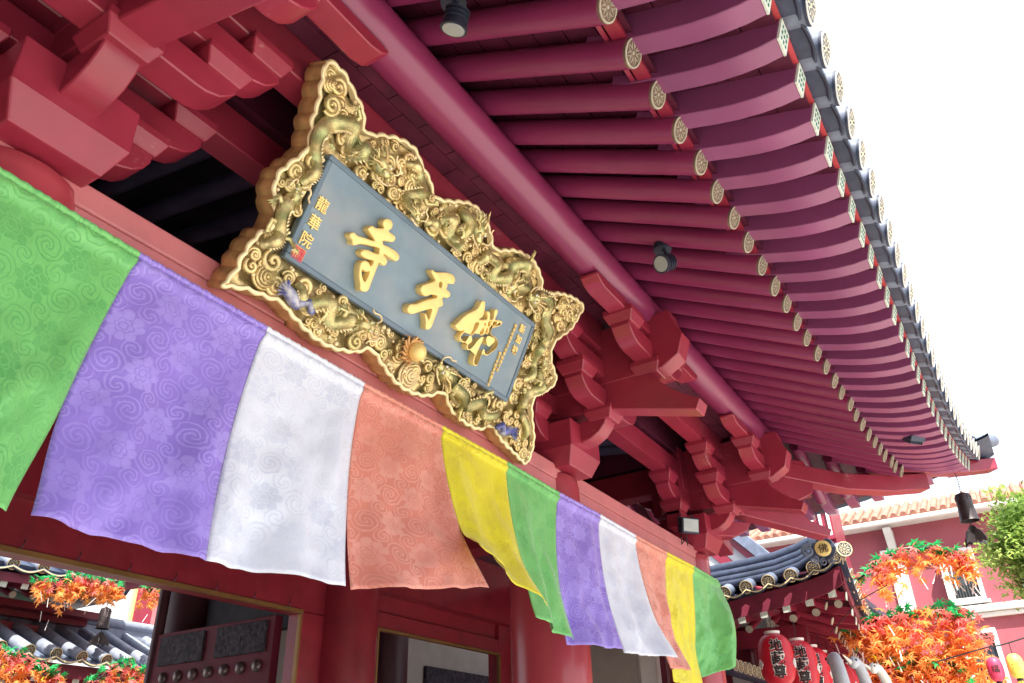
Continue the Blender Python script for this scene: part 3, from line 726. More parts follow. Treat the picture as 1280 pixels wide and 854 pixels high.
# relief bed: an undulating gilt surface between rim and panel
def inside(c,p):
    r=False;n=len(c)
    for i in range(n):
        a,b=c[i],c[i-1]
        if (a.y>p.y)!=(b.y>p.y) and p.x<(b.x-a.x)*(p.y-a.y)/(b.y-a.y)+a.x: r=not r
    return r
coarse=[inner[i] for i in range(0,no_,3)]
def edge_d(p): return min((p-q).length for q in coarse)
m=MB(); st=.028; gx=[-1.46+st*i for i in range(114)]; gy=[-.70+st*i for i in range(56)]
idx={};vs=[];fs=[]
for i,x in enumerate(gx):
    for j,y in enumerate(gy):
        p=Vector((x,y))
        if inside(coarse,p) or edge_d(p)<.03:
            h=-.022+.034*noise.noise(Vector((x*9,y*9,1)))+.016*noise.noise(Vector((x*22,y*22,5)))
            if abs(x)<HW and abs(y)<HH: h=-.05
            idx[i,j]=len(vs); vs.append(PP(x,y,h))
for i in range(113):
    for j in range(55):
        q=[(i,j),(i+1,j),(i+1,j+1),(i,j+1)]
        if all(k in idx for k in q): fs.append([idx[k] for k in q])
m.add(vs,fs); relief=m
def ring_pt(r=0.03,tries=4000):
    for _ in range(tries):
        p=Vector((random.uniform(-1.4,1.66),random.uniform(-.68,.76)))
        if abs(p.x)<HW+r*.7 and abs(p.y)<HH+r*.7: continue
        if inside(coarse,p) and edge_d(p)>r*.8: return p
    return None
# cloud scrolls
def scroll(m,c,R,w0,turns=1.7,ph=0,sgn=1,mi=0,th=.4):
    n=int(12*turns)+6; pts=[];rs=[]
    for i in range(n+1):
        t=i/n; a=ph+sgn*turns*2*PI*t; r=R*(1-t*.86)
        pts.append(PP(c.x+r*math.cos(a),c.y+r*math.sin(a),w0+.016*t)); rs.append(R*th*(1-.45*t)*(.5+.5*min(1,t*5)))
    m.tube(pts,rs,7,mi)
    m.ball(pts[-1],R*.22,8,6,mi)
m=relief; placed=[]
for k in range(560):
    R=random.choice((.024,.03,.036,.042,.05,.06))
    p=ring_pt(R)
    if p is None or any((p-q).length<(R+r)*.62 for q,r in placed): continue
    placed.append((p,R)); scroll(m,p,R,random.uniform(-.006,.030),random.uniform(1.4,2.2),random.uniform(0,6.28),random.choice((-1,1)))
# beads
for k in range(240):
    p=ring_pt(.015)
    if p is None: continue
    m.ball(PP(p.x,p.y,random.uniform(.008,.03)),random.uniform(.008,.017),8,6,1)
m.build('carved_relief',[M['gold'],M['goldrim']],fr,smooth=60)
# concentric water whorls
for c,R in ((Vector((.09,-.53)),.085),(Vector((-1.30,.66)),.05),(Vector((1.40,.62)),.06),(Vector((-1.17,-.47)),.07),(Vector((1.40,.50)),.05)):
    m=MB()
    for q in range(4):
        r=R*(1-q*.23)
        m.tube([PP(c.x+r*math.cos(i*PI/12),c.y+r*math.sin(i*PI/12),.012+.009*q) for i in range(25)],.010,6)
    m.ball(PP(c.x,c.y,.04),R*.18,8,6)
    m.build('water_whorl',M['goldrim'] if R>.08 else M['gold'],fr,smooth=60)
# dragons
def dragon(ctrl,r0=.045,head=True,facing=None,name='dragon',hs=1.0):
    r0*=.82; hs*=1.2
    pts=catmull([(*c,0) if len(c)==2 else c for c in ctrl],9,closed=False); n=len(pts)
    P=[];R=[]
    for i,p in enumerate(pts):
        t=i/(n-1); r=r0*(.25+.75*math.sin(PI*min(1,.12+t*.62))**.7) if head else r0*(.2+.8*math.sin(PI*t)**.6)
        P.append(PP(p.x,p.y,.034+.026*math.sin(i*.42))); R.append(r)
    m=MB(); m.tube(P,R,12)
    root=m.build(name,M['goldgreen'],sign,smooth=60)
    # scales: rows of small raised plates over the visible side
    m=MB()
    L=0
    for i in range(1,n-1):
        t=(P[i+1]-P[i-1]).normalized(); b=t.cross(PNn).normalized()
        for sub in (0,.5):
            c0=P[i]+(P[i+1]-P[i])*sub; r=R[i]
            off=.5 if (2*i+int(sub*2))%2 else 0
            for k in range(-3,4):
                th=(k+off)*.40
                if abs(th)>1.35: continue
                d=PNn*math.cos(th)+b*math.sin(th); e=t.cross(d)
                c=c0+d*r*1.0; s=r*.42
                m.add([c-t*s*.9+d*.002,c+e*s*.62+d*.004,c+t*s*1.05+d*r*.30,c-e*s*.62+d*.004],[(0,1,2),(0,2,3)])
    m.build('scales',M['goldgreen'],root,smooth=0)
    # dorsal fins
    m=MB()
    for i in range(2,n-2,1):
        t=(P[i+1]-P[i-1]).normalized(); b=t.cross(PNn).normalized()
        d=(PNn*.45+b).normalized(); c=P[i]+d*R[i]*.9; s=R[i]*.5
        m.add([c-t*s*.6+PNn*.006,c+t*s*.6+PNn*.006,c+d*s*1.5+t*s*.7,c-t*s*.5-PNn*.006,c+t*s*.5-PNn*.006],[(0,1,2),(3,2,4),(0,2,3),(1,4,2)])
    m.build('dorsal_fin',M['goldrim'],root,smooth=0)
    # legs with claws
    for f,sd in ((.35,1),(.72,-1),(.55,-1)):
        i=int(f*(n-1)); t=(P[min(i+1,n-1)]-P[i-1]).normalized(); b=t.cross(PNn).normalized()*sd
        k=MB(); a0=P[i]+b*R[i]*.5; a1=a0+b*.05+t*.02+PNn*.02; a2=a1+b*.025-t*.045+PNn*.012
        k.tube([a0,a1,a2],[R[i]*.55,R[i]*.40,R[i]*.30],8)
        for q in (-1,0,1,2):
            dd=(-t+b*(q*.55-.2)).normalized()
            k.tube([a2,a2+dd*.02+PNn*.012,a2+dd*.038-PNn*.004],[.009,.007,.002],6)
        k.build('leg',M['goldgreen'],root,smooth=50)
    if head:
        t=(P[-1]-P[-4]).normalized()
        if facing is not None: t=(PX*facing[0]+PU*facing[1]).normalized()
        b=t.cross(PNn).normalized(); c=P[-1]+t*.01+PNn*.015; s=r0*1.15*hs
        Rm=Matrix((t,b,PNn)).transposed()
        def at(x,y,z): return c+t*(x*s)+b*(y*s)+PNn*(z*s)
        k=MB()
        k.ball(c,s,14,10,sc=(1.05,.95,.8),rot=Rm)
        k.ball(at(.95,0,.05),s*.62,12,8,sc=(1.25,.9,.62),rot=Rm)       # snout
        k.ball(at(.9,0,-.55),s*.45,10,8,sc=(1.3,.9,.45),rot=Rm)      # jaw
        for y in (-.33,.33): k.ball(at(1.6,y,.25),s*.24,8,6); k.ball(at(.45,y*1.35,.62),s*.30,8,6)  # nostrils, brows
        hd=k.build('head',M['goldgreen'],root,smooth=60)
        for y in (-.45,.45):
            k=MB(); k.ball(at(.72,y*1.05,.62),s*.17,8,6); k.build('eye',M['lwhite'],hd)
            k=MB(); k.tube([at(-.1,y,.6),at(-.8,y*1.5,1.0),at(-1.5,y*2.4,.9),at(-2.0,y*2.2,1.25)],[s*.2,s*.16,s*.11,s*.03],7); k.build('horn',M['gold'],hd)
            k=MB(); k.tube([Vector(p) for p in catmull([at(1.5,y,.1),at(1.9,y*2.0,.6),at(1.4,y*3.2,.8),at(.7,y*3.5,.6),at(.2,y*4.2,.8)],5,False)],[.0055]*21,6); k.build('whisker',M['goldrim'],hd)
        k=MB()
        for q in range(16):
            th=random.uniform(-1.9,1.9); d=(-t*math.cos(th*.6)+b*math.sin(th)+PNn*random.uniform(-.1,.5)).normalized()
            p0=c+d*s*.7-t*s*.3; k.tube([p0,p0+d*s*.6+PNn*.008,p0+d*s*1.15+t*s*.25*random.uniform(-1,1)],[s*.17,s*.12,s*.02],6)
        k.build('mane',M['goldgreen'] if random.random()<.5 else M['gold'],hd,smooth=50)
        k=MB(); k.ball(at(1.05,0,-.3),s*.3,8,6,sc=(1.3,.7,.3),rot=Rm); k.build('mouth',M['goldred'],hd)
    return root
dragon([(-1.22,.08),(-1.18,.22),(-1.27,.34),(-1.20,.48),(-1.08,.52),(-1.02,.40),(-.92,.50),(-.83,.46)],.050,facing=(.9,-.35))
dragon([(-.62,.60),(-.50,.62),(-.43,.52),(-.52,.42),(-.44,.38)],.045,head=True,facing=(.8,-.6),hs=.8)
dragon([(-.30,.38),(-.20,.42),(-.12,.50),(-.05,.42),(.02,.40),(.06,.52),(.0,.62),(.12,.58)],.052,facing=(.6,-.8))
dragon([(.28,.40),(.34,.50),(.44,.48),(.50,.40),(.60,.46),(.68,.60),(.80,.62),(.84,.50),(.72,.46)],.050,facing=(-.3,-1))
dragon([(1.22,-.10),(1.30,.02),(1.24,.14),(1.32,.24),(1.24,.36),(1.20,.50),(1.06,.54),(.98,.46)],.050,facing=(-1,-.2))
dragon([(1.46,-.50),(1.40,-.36),(1.28,-.30),(1.36,-.16),(1.44,-.06),(1.38,.06)],.042,facing=(.3,1),hs=.8)
dragon([(-.98,-.42),(-.88,-.50),(-.76,-.42),(-.66,-.50),(-.56,-.44),(-.46,-.42)],.048,facing=(1,.25))
dragon([(1.05,-.42),(.95,-.50),(.82,-.44),(.70,-.52),(.58,-.46),(.48,-.42),(.38,-.40)],.050,facing=(-1,.35))
dragon([(-1.28,-.34),(-1.20,-.24),(-1.27,-.12),(-1.22,-.02)],.045,facing=(0,1),hs=.85)
# flaming pearl
m=MB(); m.ball(PP(.02,-.385,.075),.062,18,12); pe=m.build('pearl',M['goldchar'],sign)
m=MB()
for k in range(11):
    a=1.3+k*.33; d=PX*math.cos(a)+PU*math.sin(a); c=PP(.0,-.395,.05)+d*.05
    s=random.uniform(.045,.085); sd=PX*-math.sin(a)+PU*math.cos(a)
    m.tube([c,c+d*s*.45+PNn*.02+sd*.012,c+d*s*.8-sd*.012+PNn*.028,c+d*s],[.017,.014,.008,.002],7)
m.build('flame',M['goldred'],pe,smooth=60)
# blue and white birds in the lower corners
for u,v,sx,nm in ((-.99,-.50,1,'a'),(1.21,-.52,-1,'b')):
    m=MB(); Rm=Matrix((PX,PU,PNn)).transposed()
    m.ball(PP(u,v,.05),.062,14,10,sc=(1.35,.62,.6),rot=Rm@Matrix.Rotation(-.5*sx,3,'Z')); bd=m.build('bird',M['koi'],sign)
    m=MB(); m.tube([PP(u+.05*sx,v-.01,.05),PP(u+.10*sx,v+.02,.075),PP(u+.135*sx,v-.01,.07)],[.03,.024,.018],10); m.ball(PP(u+.14*sx,v-.015,.07),.024,10,8); m.build('bird_head',M['koi'],bd)
    m=MB()
    for q in range(6):
        a=2.2+q*.28; m.tube([PP(u-.03*sx,v+.01,.06),PP(u-.03*sx+sx*.09*math.cos(a),v+.09*math.sin(a)*.9,.08)],[.014,.008],6,flat=.5)
    m.build('bird_wing',M['koi'],bd)
# blue panel with a raised moulding
m=MB(); m.box((0,0,0),(1,1,1)); m.v=[PP(p.x*2*(HW-.03),p.y*2*(HH-.03),p.z*.03+.012) for p in m.v]; pan=m.build('panel',M['blue'],sign,smooth=0,bevel=.004)
m=MB()
for (u0,u1,v0,v1) in ((-HW,HW,HH-.034,HH),(-HW,HW,-HH,-HH+.034),(-HW,-HW+.034,-HH+.0345,HH-.0345),(HW-.034,HW,-HH+.0345,HH-.0345)):
    vv=[]
    for w in (-.02,.036):
        for u,v in ((u0,v0),(u1,v0),(u1,v1),(u0,v1)): vv.append(PP(u,v,w))
    m.add(vv,[(0,1,2,3),(4,5,6,7),(0,1,5,4),(1,2,6,5),(2,3,7,6),(3,0,4,7)])
m.build('panel_moulding',M['bluedk'],pan,smooth=0,bevel=.008,bseg=2)
def put(vs,w): return [PP(v.x,v.y,v.z+w) for v in vs]
for g in (GSI,GYA,GFO):
    g=[[tuple(q) for q in catmull(c,3)] for c in g]
    vs,fs=curve_geo(g,.044,.008)
    m=MB(); m.add(put(vs,.027+.024),fs); m.build('gilt_letter',M['goldchar'],sign,smooth=45)
def small(txt,u,v,sz,mt='goldchar',nm='small_letter',w=.029,dep=.010,rot=0,off=.0):
    vs,fs=text_geo(txt,sz,dep,off)
    c,s=math.cos(rot),math.sin(rot)
    m=MB(); m.add([PP(u+v_.x*c-v_.y*s,v+v_.x*s+v_.y*c,v_.z+w+dep/2) for v_ in vs],fs); return m.build(nm,M[mt],sign,smooth=0)
for ch,v in (('龍',.047),('華',-.066),('院',-.176)): small(ch,-1.045,v,.088,off=.0005)
for ch,v in (('新',.222),('加',.135),('坡',.05)): small(ch,.99,v,.068,off=.001)
for k,ch in enumerate('龍華院佛牙寺龍華院佛牙寺'): small(ch,.905-.002*k,.205-.033*k,.030)
for k,ch in enumerate('佛牙寺龍華院佛牙寺'): small(ch,.845,-.045-.031*k,.030)
m=MB(); m.box((0,0,0),(1,1,1)); m.v=[PP(-1.055+p.x*.088,-.272+p.y*.088,.028+p.z*.012) for p in m.v]; sl=m.build('red_seal',M['goldred'],sign,smooth=0,bevel=.003)
for k,(ch,du,dv) in enumerate((('龍',.02,.02),('華',.02,-.02),('院',-.02,.02),('印',-.02,-.02))):
    vs,fs=text_geo(ch,.042,.004); m=MB(); m.add([PP(-1.055+du+q.x,-.272+dv+q.y,.036+q.z) for q in vs],fs); m.build('seal_mark',M['lpink'],sl,smooth=0)
# hangers
for u in (-.9,.9):
    m=MB(); m.tube([PP(u,.3,-.10),PP(u,.55,-.12)+Vector((0,.35,.55))],.012,8); m.build('hanger',M['iron'],sign)

# ------------------------------------------------------------------ flags
FT=[(1.07,3.852),(1.721,3.826),(2.503,3.809),(3.293,3.794),(4.091,3.794),(4.933,3.793),(5.749,3.775),(6.514,3.78),(7.301,3.766),(8.097,3.767),(8.873,3.775),(9.724,3.758)]
FT[0]=(.93,3.862)
FB=[((.96,-.50,2.48),(1.356,-.373,2.474)),((1.421,-.408,2.464),(2.153,-.417,2.461)),((2.152,-.414,2.461),(2.901,-.492,2.475)),((2.94,-.489,2.464),(3.724,-.766,2.573)),((3.612,-.785,2.772),(4.442,-.727,2.596)),((4.478,-.607,2.531),(5.202,-.495,2.513)),((5.209,-.433,2.494),(5.953,-.522,2.532)),((5.995,-.507,2.509),(6.773,-.645,2.549)),((6.839,-.539,2.484),(7.488,-.482,2.531)),((7.56,-.274,2.459),(8.431,-.244,2.43)),((8.273,-.077,2.49),(8.996,-.435,2.722))]
FC=['green','purple','white','salmon','yellow']*3
FLAB=['bright green damask flag at the left edge, nearest the camera, hung from the lintel',
 'large purple damask flag between the nearest green flag and the large white flag',
 'large white damask flag below the left half of the signboard',
 'salmon pink damask flag below the flaming pearl of the signboard',
 'large yellow flag with a slanting lower hem beside the big salmon flag',
 'green flag hanging between the large yellow flag and the smaller purple flag',
 'smaller purple flag hanging in front of the middle column',
 'smaller white flag between the small purple flag and the narrow salmon flag',
 'narrow salmon flag mostly hidden between the small white and small yellow flags',
 'narrow yellow flag beside the last green flag at the far end',
 'last green flag at the far end of the row, curling beside the tiled hall']
KF=.9804
FT=[(x*KF,1.6+(z-1.6)*KF) for x,z in FT]
FB=[[(x*KF,-3.2+(y+3.2)*KF,1.6+(z-1.6)*KF) for x,y,z in q] for q in FB]
for i in range(11):
    T0=Vector((FT[i][0],-.20,FT[i][1])); T1=Vector((FT[i+1][0],-.20,FT[i+1][1])); B0,B1=Vector(FB[i][0]),Vector(FB[i][1])
    Bl=(B0+Vector(FB[i-1][1]))/2 if i else B0
    Br=(B1+Vector(FB[i+1][0]))/2 if i<10 else B1
    if i>0: Bl.z=min(Bl.z,2.52)
    if i<10: Br.z=min(Br.z,2.52)
    nu,nv=34,56; rows=[];uv=[]
    W=(T1-T0).length; rng=random.Random(40+i); ph=rng.uniform(0,6); ph2=rng.uniform(0,6)
    far=i>=4
    for a in range(nu+1):
        u=a/nu; row=[];ur=[]
        for b in range(nv+1):
            v=b/nv
            q=max(0,(v-.62)/.38); q=q*q*(3-2*q)
            top=T0.lerp(T1,u); bot=Bl.lerp(B0,q).lerp(Br.lerp(B1,q),u)
            p=top.lerp(bot,v)
            # hanging near the cord, blown out lower down
            belly=(1-v)*v
            p.y+= .22*belly
            env=min(1,v*1.6)*min(1,u*6)*min(1,(1-u)*6)
            fold=.030*math.sin(u*7+ph+v*2.2)+.018*math.sin(u*13+ph2-v*3)+.016*math.sin(v*9+u*4+ph)
            p.y+=fold*env
            p.y+=.016*noise.noise(Vector((u*7,v*9,i*3.1)))*(.4+v)*min(1,u*6)*min(1,(1-u)*6)
            p.x+=.010*math.sin(v*7+ph2)*v*min(1,u*6)*min(1,(1-u)*6)
            p.z+=.004*math.sin(u*9+ph)*v*v+ (.008*noise.noise(Vector((u*9,7,i))) if v>.9 else 0)*(v-.9)*10
            if v<.06: p.y+=-.022*math.sin(PI*v/.06)+.006*math.sin(u*60+ph)*math.sin(PI*v/.06)
            if i in (5,) and v>.55: p+=Vector((-.05,-.04,0))*((v-.55)/.45)**2*(1-u)
            if i==10: p+=Vector((0,-.13,0))*math.sin(PI*v)*u+Vector((.04,0,0))*math.sin(PI*min(1,v*1.05))*u
            if i==9: p+=Vector((.10,-.05,0))*math.sin(PI*v)*u
            row.append(p); ur.append((FT[i][0]+u*W+i*.37,v*1.42+i*.23))
        rows.append(row); uv.append(ur)
    m=MB(); m.grid(rows,uv=uv)
    fo=m.build('flag',M['f_'+FC[i]],None,origin=T0,smooth=180)
    md=fo.modifiers.new('cloth','SOLIDIFY'); md.thickness=.002
    tag(fo,FLAB[i],'flag','damask flags along the lintel')
    # sewn sleeve over the cord and bottom hem
    s=MB(); s.tube([T0.lerp(T1,k/40)+Vector((0,-.004+.006*math.sin(k*1.7+ph)*.5,.004+.0015*math.sin(k*2.3+ph2))) for k in range(41)],[.018+.002*math.sin(k*2.9+ph) for k in range(41)],10)
    s.uvs=[(0.3+q.x,.1+q.z) for q in s.v]; s.build('sleeve',M['f_'+FC[i]],fo,smooth=60)
# ------------------------------------------------------------------ lamps
def spot(loc,aim,label):
    t=thing('spotlight',label,'spotlight',loc,'spotlights under the rafters'); L0=Vector(loc); d=Vector(aim).normalized()
    m=MB(); m.lathe([(.035,-.05),(.055,-.02),(.060,.03),(.072,.05),(.074,.075)],L0,d,18); m.build('lamp_body',M['lamp'],t,smooth=40)
    for h in (-.055,-.075,-.095):
        pass
    m=MB()
    for h in (-.035,-.01,.015): m.lathe([(.068,h),(.068,h+.008)],L0,d,18)
    m.build('cooling_fins',M['lamp'],t,smooth=40)
    m=MB(); m.lathe([(.062,.070),(.060,.079)],L0,d,18); m.build('lens',M['glass'],t,smooth=40)
    m=MB(); m.tube([L0-d*.02,L0+Vector((0,0,.09)),L0+Vector((0,.02,.16))],.014,8); m.lathe([(.07,.0),(.07,.05)],L0+Vector((0,.02,.12)),(0,0,1),18); m.build('mount',M['lamp'],t,smooth=40)
spot((2.30,-1.53,5.15),(.15,.35,-.9),'small dark spotlight under the rafters at the top edge, tilted down')
spot((4.93,-1.62,5.08),(-.75,.35,-.45),'small dark spotlight under the rafters right of the signboard, its pale lens showing')
def flood(loc,rz,tilt,label,s=1):
    t=thing('floodlight',label,'floodlight',loc); L0=Vector(loc); Rm=Matrix.Rotation(rz,3,'Z')@Matrix.Rotation(tilt,3,'X')
    m=MB(); m.box(L0,(.20*s,.07*s,.15*s),0,Rm); b=m.build('lamp_body',M['lamp'],t,smooth=0,bevel=.008)
    m=MB()
    for k in range(7): m.box(L0+Rm@Vector(((k-3)*.026*s,.05*s,0)),(.008*s,.04*s,.13*s),0,Rm)
    m.build('cooling_fins',M['lamp'],t,smooth=0)
    m=MB(); m.box(L0+Rm@Vector((0,-.037*s,0)),(.17*s,.006,.12*s),0,Rm); m.build('lens',M['glass'],t,smooth=0)
    m=MB()
    for q in (-1,1): m.tube([L0+Rm@Vector((q*.11*s,0,0)),L0+Rm@Vector((q*.11*s,.03,.06*s)),L0+Vector((0,0,0))+Rm@Vector((q*.05*s,.06,.12*s))],.007,6)
    m.build('bracket',M['lamp'],t)
    return t
flood((9.61,-2.67,5.0),R_(-40),R_(-50),'black floodlight under the flying rafters near the upturned corner')
fl=flood((8.72,-.22,4.20),R_(-35),R_(10),'black floodlight standing on the lintel beside the last bracket',1.15)
m=MB(); m.tube([(8.66,-.15,4.17),(8.60,-.16,4.05),(8.66,-.13,3.99),(8.74,-.14,4.05)],.006,6); m.tube([(8.78,-.15,4.15),(8.80,-.15,4.0)],.006,6); m.build('cable',M['wire'],fl)

# ------------------------------------------------------------------ bells
def bell(top,L,s,label,grp='wind bells'):
    t=thing('wind_bell',label,'wind bell',top,grp); T=Vector(top)
    m=MB(); n=int(L/.032)
    for k in range(n):
        c=T-Vector((0,0,L*(k+.5)/n)); a=(k%2)*PI/2
        pts=[c+Vector((math.cos(a)*math.cos(q)*.011,math.sin(a)*math.cos(q)*.011,math.sin(q)*.022)) for q in [i*PI/5 for i in range(11)]]
        m.tube(pts,.0035,5,cap=False)
    m.build('chain',M['iron'],t)
    B=T-Vector((0,0,L))
    m=MB(); m.lathe([(.015*s,.02*s),(.05*s,0),(.085*s,-.012*s),(.092*s,-.03*s),(.098*s,-.2*s),(.108*s,-.33*s),(.118*s,-.36*s),(.110*s,-.36*s),(.09*s,-.2*s),(.02*s,-.05*s)],B,(0,0,1),24); bb=m.build('bell_body',M['iron'],t,smooth=40)
    m=MB()
    for k in range(10):
        for z in (-.055,-.085):
            a=k*2*PI/10; m.ball(B+Vector((math.cos(a)*.096*s,math.sin(a)*.096*s,z*s)),.010*s,6,5)
    m.build('bell_boss',M['iron'],bb)
    m=MB(); m.tube([B-Vector((0,0,.1*s)),B-Vector((0,0,.44*s))],.009*s,6); m.build('clapper_rod',M['iron'],t)
    # cloud shaped wind plates set crosswise
    m=MB()
    poly=[(-.03,.02),(.03,.02),(.07,-.03),(.12,-.07),(.16,-.15),(.17,-.22),(.11,-.185),(.07,-.21),(.03,-.17),(0,-.2),(-.03,-.17),(-.07,-.21),(-.11,-.185),(-.17,-.22),(-.16,-.15),(-.12,-.07),(-.07,-.03)]
    O=B-Vector((0,0,.44*s))
    for a in (.9,.9+PI/2):
        m.prism([(x*s,z*s) for x,z in poly],lambda x,z,q:O+Vector((math.cos(a)*x-math.sin(a)*q,math.sin(a)*x+math.cos(a)*q,z)),-.006*s,.006*s)
    m.build('wind_plate',M['iron'],t,smooth=0)
bell((12.22,-2.90,5.30),.30,1.05,'dark iron wind bell on a chain under the upturned corner of the gate roof')
bell((9.0,11.0,4.92),.20,1.0,'dark wind bell seen through the open door, against the white hall wall')

# ------------------------------------------------------------------ generic small tiled eave
def small_eave(parent,pts,out,z_up=None,step=.36,fascia=.26,plates=True,depth=1.3,slope=.42,rolls=True,dark='fascia',tile='slatelt',base='slate'):
    """tiles, rosettes, fascia and rafter ends along a polyline pts of (x,y,z); out = outward direction"""
    out=Vector(out).normalized(); P=[Vector(p) for p in pts]
    L=[0]
    for i in range(len(P)-1): L.append(L[-1]+(P[i+1]-P[i]).length)
    def at(d):
        for i in range(len(P)-1):
            if d<=L[i+1] or i==len(P)-2:
                t=(d-L[i])/(L[i+1]-L[i]); return P[i].lerp(P[i+1],t)
    n=int(L[-1]/step); along=(P[-1]-P[0]); along.z=0; along.normalize()
    up=Vector((0,0,1)); back=-out
    for k in range(n+1):
        c=at(min(L[-1],k*step)); 
        m=MB(); a=c; b=c+back*depth+up*depth*slope
        m.tube([a,a.lerp(b,.5)-up*.02,b],.10,14); rt=m.build('roll_tile',M[tile],parent,smooth=50)
        d=(a-b).normalized(); m=MB(); rosette(m,a+d*.015,d,.105,along,8,0,1,0); m.build('tile_rosette',[M['brass'] if False else M['goldrim'],M['slate']],rt,smooth=30)
        if k<n:
            c2=at(k*step+step); vs=[]; fs=[]; q=8
            for i in range(q+1):
                t=i/q; p=c.lerp(c2,t); s=-.075*math.sin(PI*t)
                for o,dz in ((.03,s),(.03,s-.04),(-.02,s-.045),(-depth,s+depth*slope-.05),(-depth,s+depth*slope)): vs.append(p+out*o+up*(dz-.02))
            for i in range(q):
                for j in range(4): fs.append((i*5+j,i*5+j+1,(i+1)*5+j+1,(i+1)*5+j))
            m=MB(); m.add(vs,fs); dt=m.build('drip_tile',M[base],parent,smooth=40)
            m=MB(); vs=[];fs=[]
            for i in range(q+1):
                t=i/q; p=c.lerp(c2,t); s=-.075*math.sin(PI*t)
                for o,dz in ((.034,s-.012),(.034,s-.034)): vs.append(p+out*o+up*(dz-.02))
            for i in range(q): fs.append((i*2,i*2+1,i*2+3,i*2+2))
            m.add(vs,fs); m.build('gold_rim',M['goldrim'],dt,smooth=40)
    # boards
    def strip(nm,o0,o1,z0,z1,mt):
        vs=[];fs=[];q=16
        for i in range(q+1):
            p=at(L[-1]*i/q)
            for o,z in ((o0,z0),(o1,z0),(o1,z1),(o0,z1)): vs.append(p+back*o+up*z)
        for i in range(q):
            for j in range(4): fs.append((i*4+j,i*4+(j+1)%4,(i+1)*4+(j+1)%4,(i+1)*4+j))
        fs+=[(3,2,1,0),(q*4,q*4+1,q*4+2,q*4+3)]
        m=MB(); m.add(vs,fs); m.build(nm,M[mt],parent,smooth=20)
    strip('fascia',.06,.10,-.15-fascia,-.14,dark)
    strip('soffit',.10,depth+.6,-.16,-.13,'board')
    if plates:
        for k in range(int(L[-1]/.36)):
            c=at(k*.36+.18)
            m=MB(); e=c+back*.10-up*(.18+fascia); f=e+back*1.1+up*.22; d=(e-f).normalized(); xx=along; uu=xx.cross(d).normalized()
            R3=Matrix((xx,uu,d)).transposed(); m.box((e+f)/2,(.11,.11,1.1),0,R3); ra=m.build('flying_rafter',M['red'],parent,smooth=0)
            m=MB(); m.box(e+d*.008,(.115,.115,.012),0,R3); m.build('end_plate',M['plate'],ra,smooth=0)
            e=c+back*.42-up*(.28+fascia); f=e+back*1.0+up*.40; m=MB(); m.tube([e,f],.058,10); ra=m.build('round_rafter',M['red'],parent,smooth=50)
            d=(e-f).normalized(); m=MB(); m.lathe([(.06,0),(.06,.012)],e,d,12); m.build('rosette_cap',M['disc'],ra,smooth=30)

# ------------------------------------------------------------------ hall right of the gate
hall=thing('tiled_hall','crimson hall with grey tiled roof and upturned corner just right of the gate','hall',(16,3,0))
small_eave(hall,[(13,2.6,4.30),(13,1.5,4.30),(13,.8,4.31),(13,.2,4.38),(13,-.35,4.44),(13,-.75,4.52),(13,-.98,4.62)],(-1,0,0),depth=.55)
small_eave(hall,[(13.15,-1.06,4.62),(13.5,-1.05,4.36),(14.0,-1.0,4.24),(14.8,-.92,4.20),(17.1,-.68,4.20),(22,-.45,4.20)],(0,-1,0),depth=.35)
m=MB()
for r,dz,dx in ((.085,.0,0),(.07,-.12,-.07),(.065,-.22,-.11),(.06,-.30,-.14)):
    m.tube([(13.42+dx,2.8,4.76+dz),(13.42+dx,1.1,4.78+dz),(13.4+dx,.5,4.80+dz),(13.38+dx,0,4.83+dz),(13.34+dx,-.4,4.90+dz),(13.28+dx,-.7,4.99+dz*.9)],r,14)
m.box((13.42,1.0,4.58),(.16,3.8,.34)); m.build('hip_ridge',M['slate'],hall,smooth=50)
oc_=Vector((12.75,-.87,4.69)); od=Vector((-.97,-.24,-.05)).normalized(); ol=Vector((0,-1,0)); ou=Vector((0,0,1))
m=MB(); m.lathe([(.17,-.12),(.185,-.02),(.17,.03),(.14,.03)],oc_,od,24); m.ball(oc_+ou*.1-od*.1+ol*-.05,.14,12,8); rid=m.build('ridge_end_tile',M['slate'],hall,smooth=50)
m=MB(); m.lathe([(.118,.02),(.118,.042),(.10,.05)],oc_,od,24); gd=m.build('gold_medallion',M['goldchar'],rid,smooth=40)
vs,fs=text_geo('佛',.15,.01); rr=Vector((od.y,-od.x,0)).normalized(); rr=rr if rr.y<0 else -rr
m=MB(); m.add([oc_+od*.055+rr*v.x+ou*v.y+od*v.z for v in vs],fs); m.build('seal_character',M['iron'],gd,smooth=0)
m=MB()
for cx_,cz_,R0,sgn in ((-.22,-.02,.095,1),(-.16,-.16,.065,-1),(-.03,-.20,.055,1),(.06,-.19,.045,-1)):
    pts=[];rs=[]
    for i in range(26):
        t=i/25; a=1.2+sgn*t*9.5; r=R0*(1-.8*t); pts.append(oc_+od*(.03+.02*t)+rr*(cx_+r*math.cos(a))+ou*(cz_+r*math.sin(a))); rs.append(R0*.26*(1-.4*t))
    m.tube(pts,rs,7)
m.build('cloud_ornament',M['slatelt'],rid,smooth=60)
m=MB(); m.tube([(13.25,-.95,4.68),(13.02,-1.12,4.70)],.10,14); ct=m.build('corner_tile',M['slate'],hall,smooth=50)
d=Vector((-.9,-.42,.0)).normalized(); m=MB(); rosette(m,Vector((13.0,-1.13,4.70)),d,.115,Vector((0,0,1)),8); m.build('tile_rosette',[M['goldrim'],M['slate']],ct,smooth=30)
m=MB(); m.box((18,3.5,2.0),(7.2,5.2,4.0)); m.build('wall',M['red'],hall,bevel=.02)
for x in (14.4,17.5,20.6):
    m=MB(); m.lathe([(.22,0),(.21,3.9)],(x,.75,0),seg=24); m.build('column',M['red2'],hall,smooth=50)
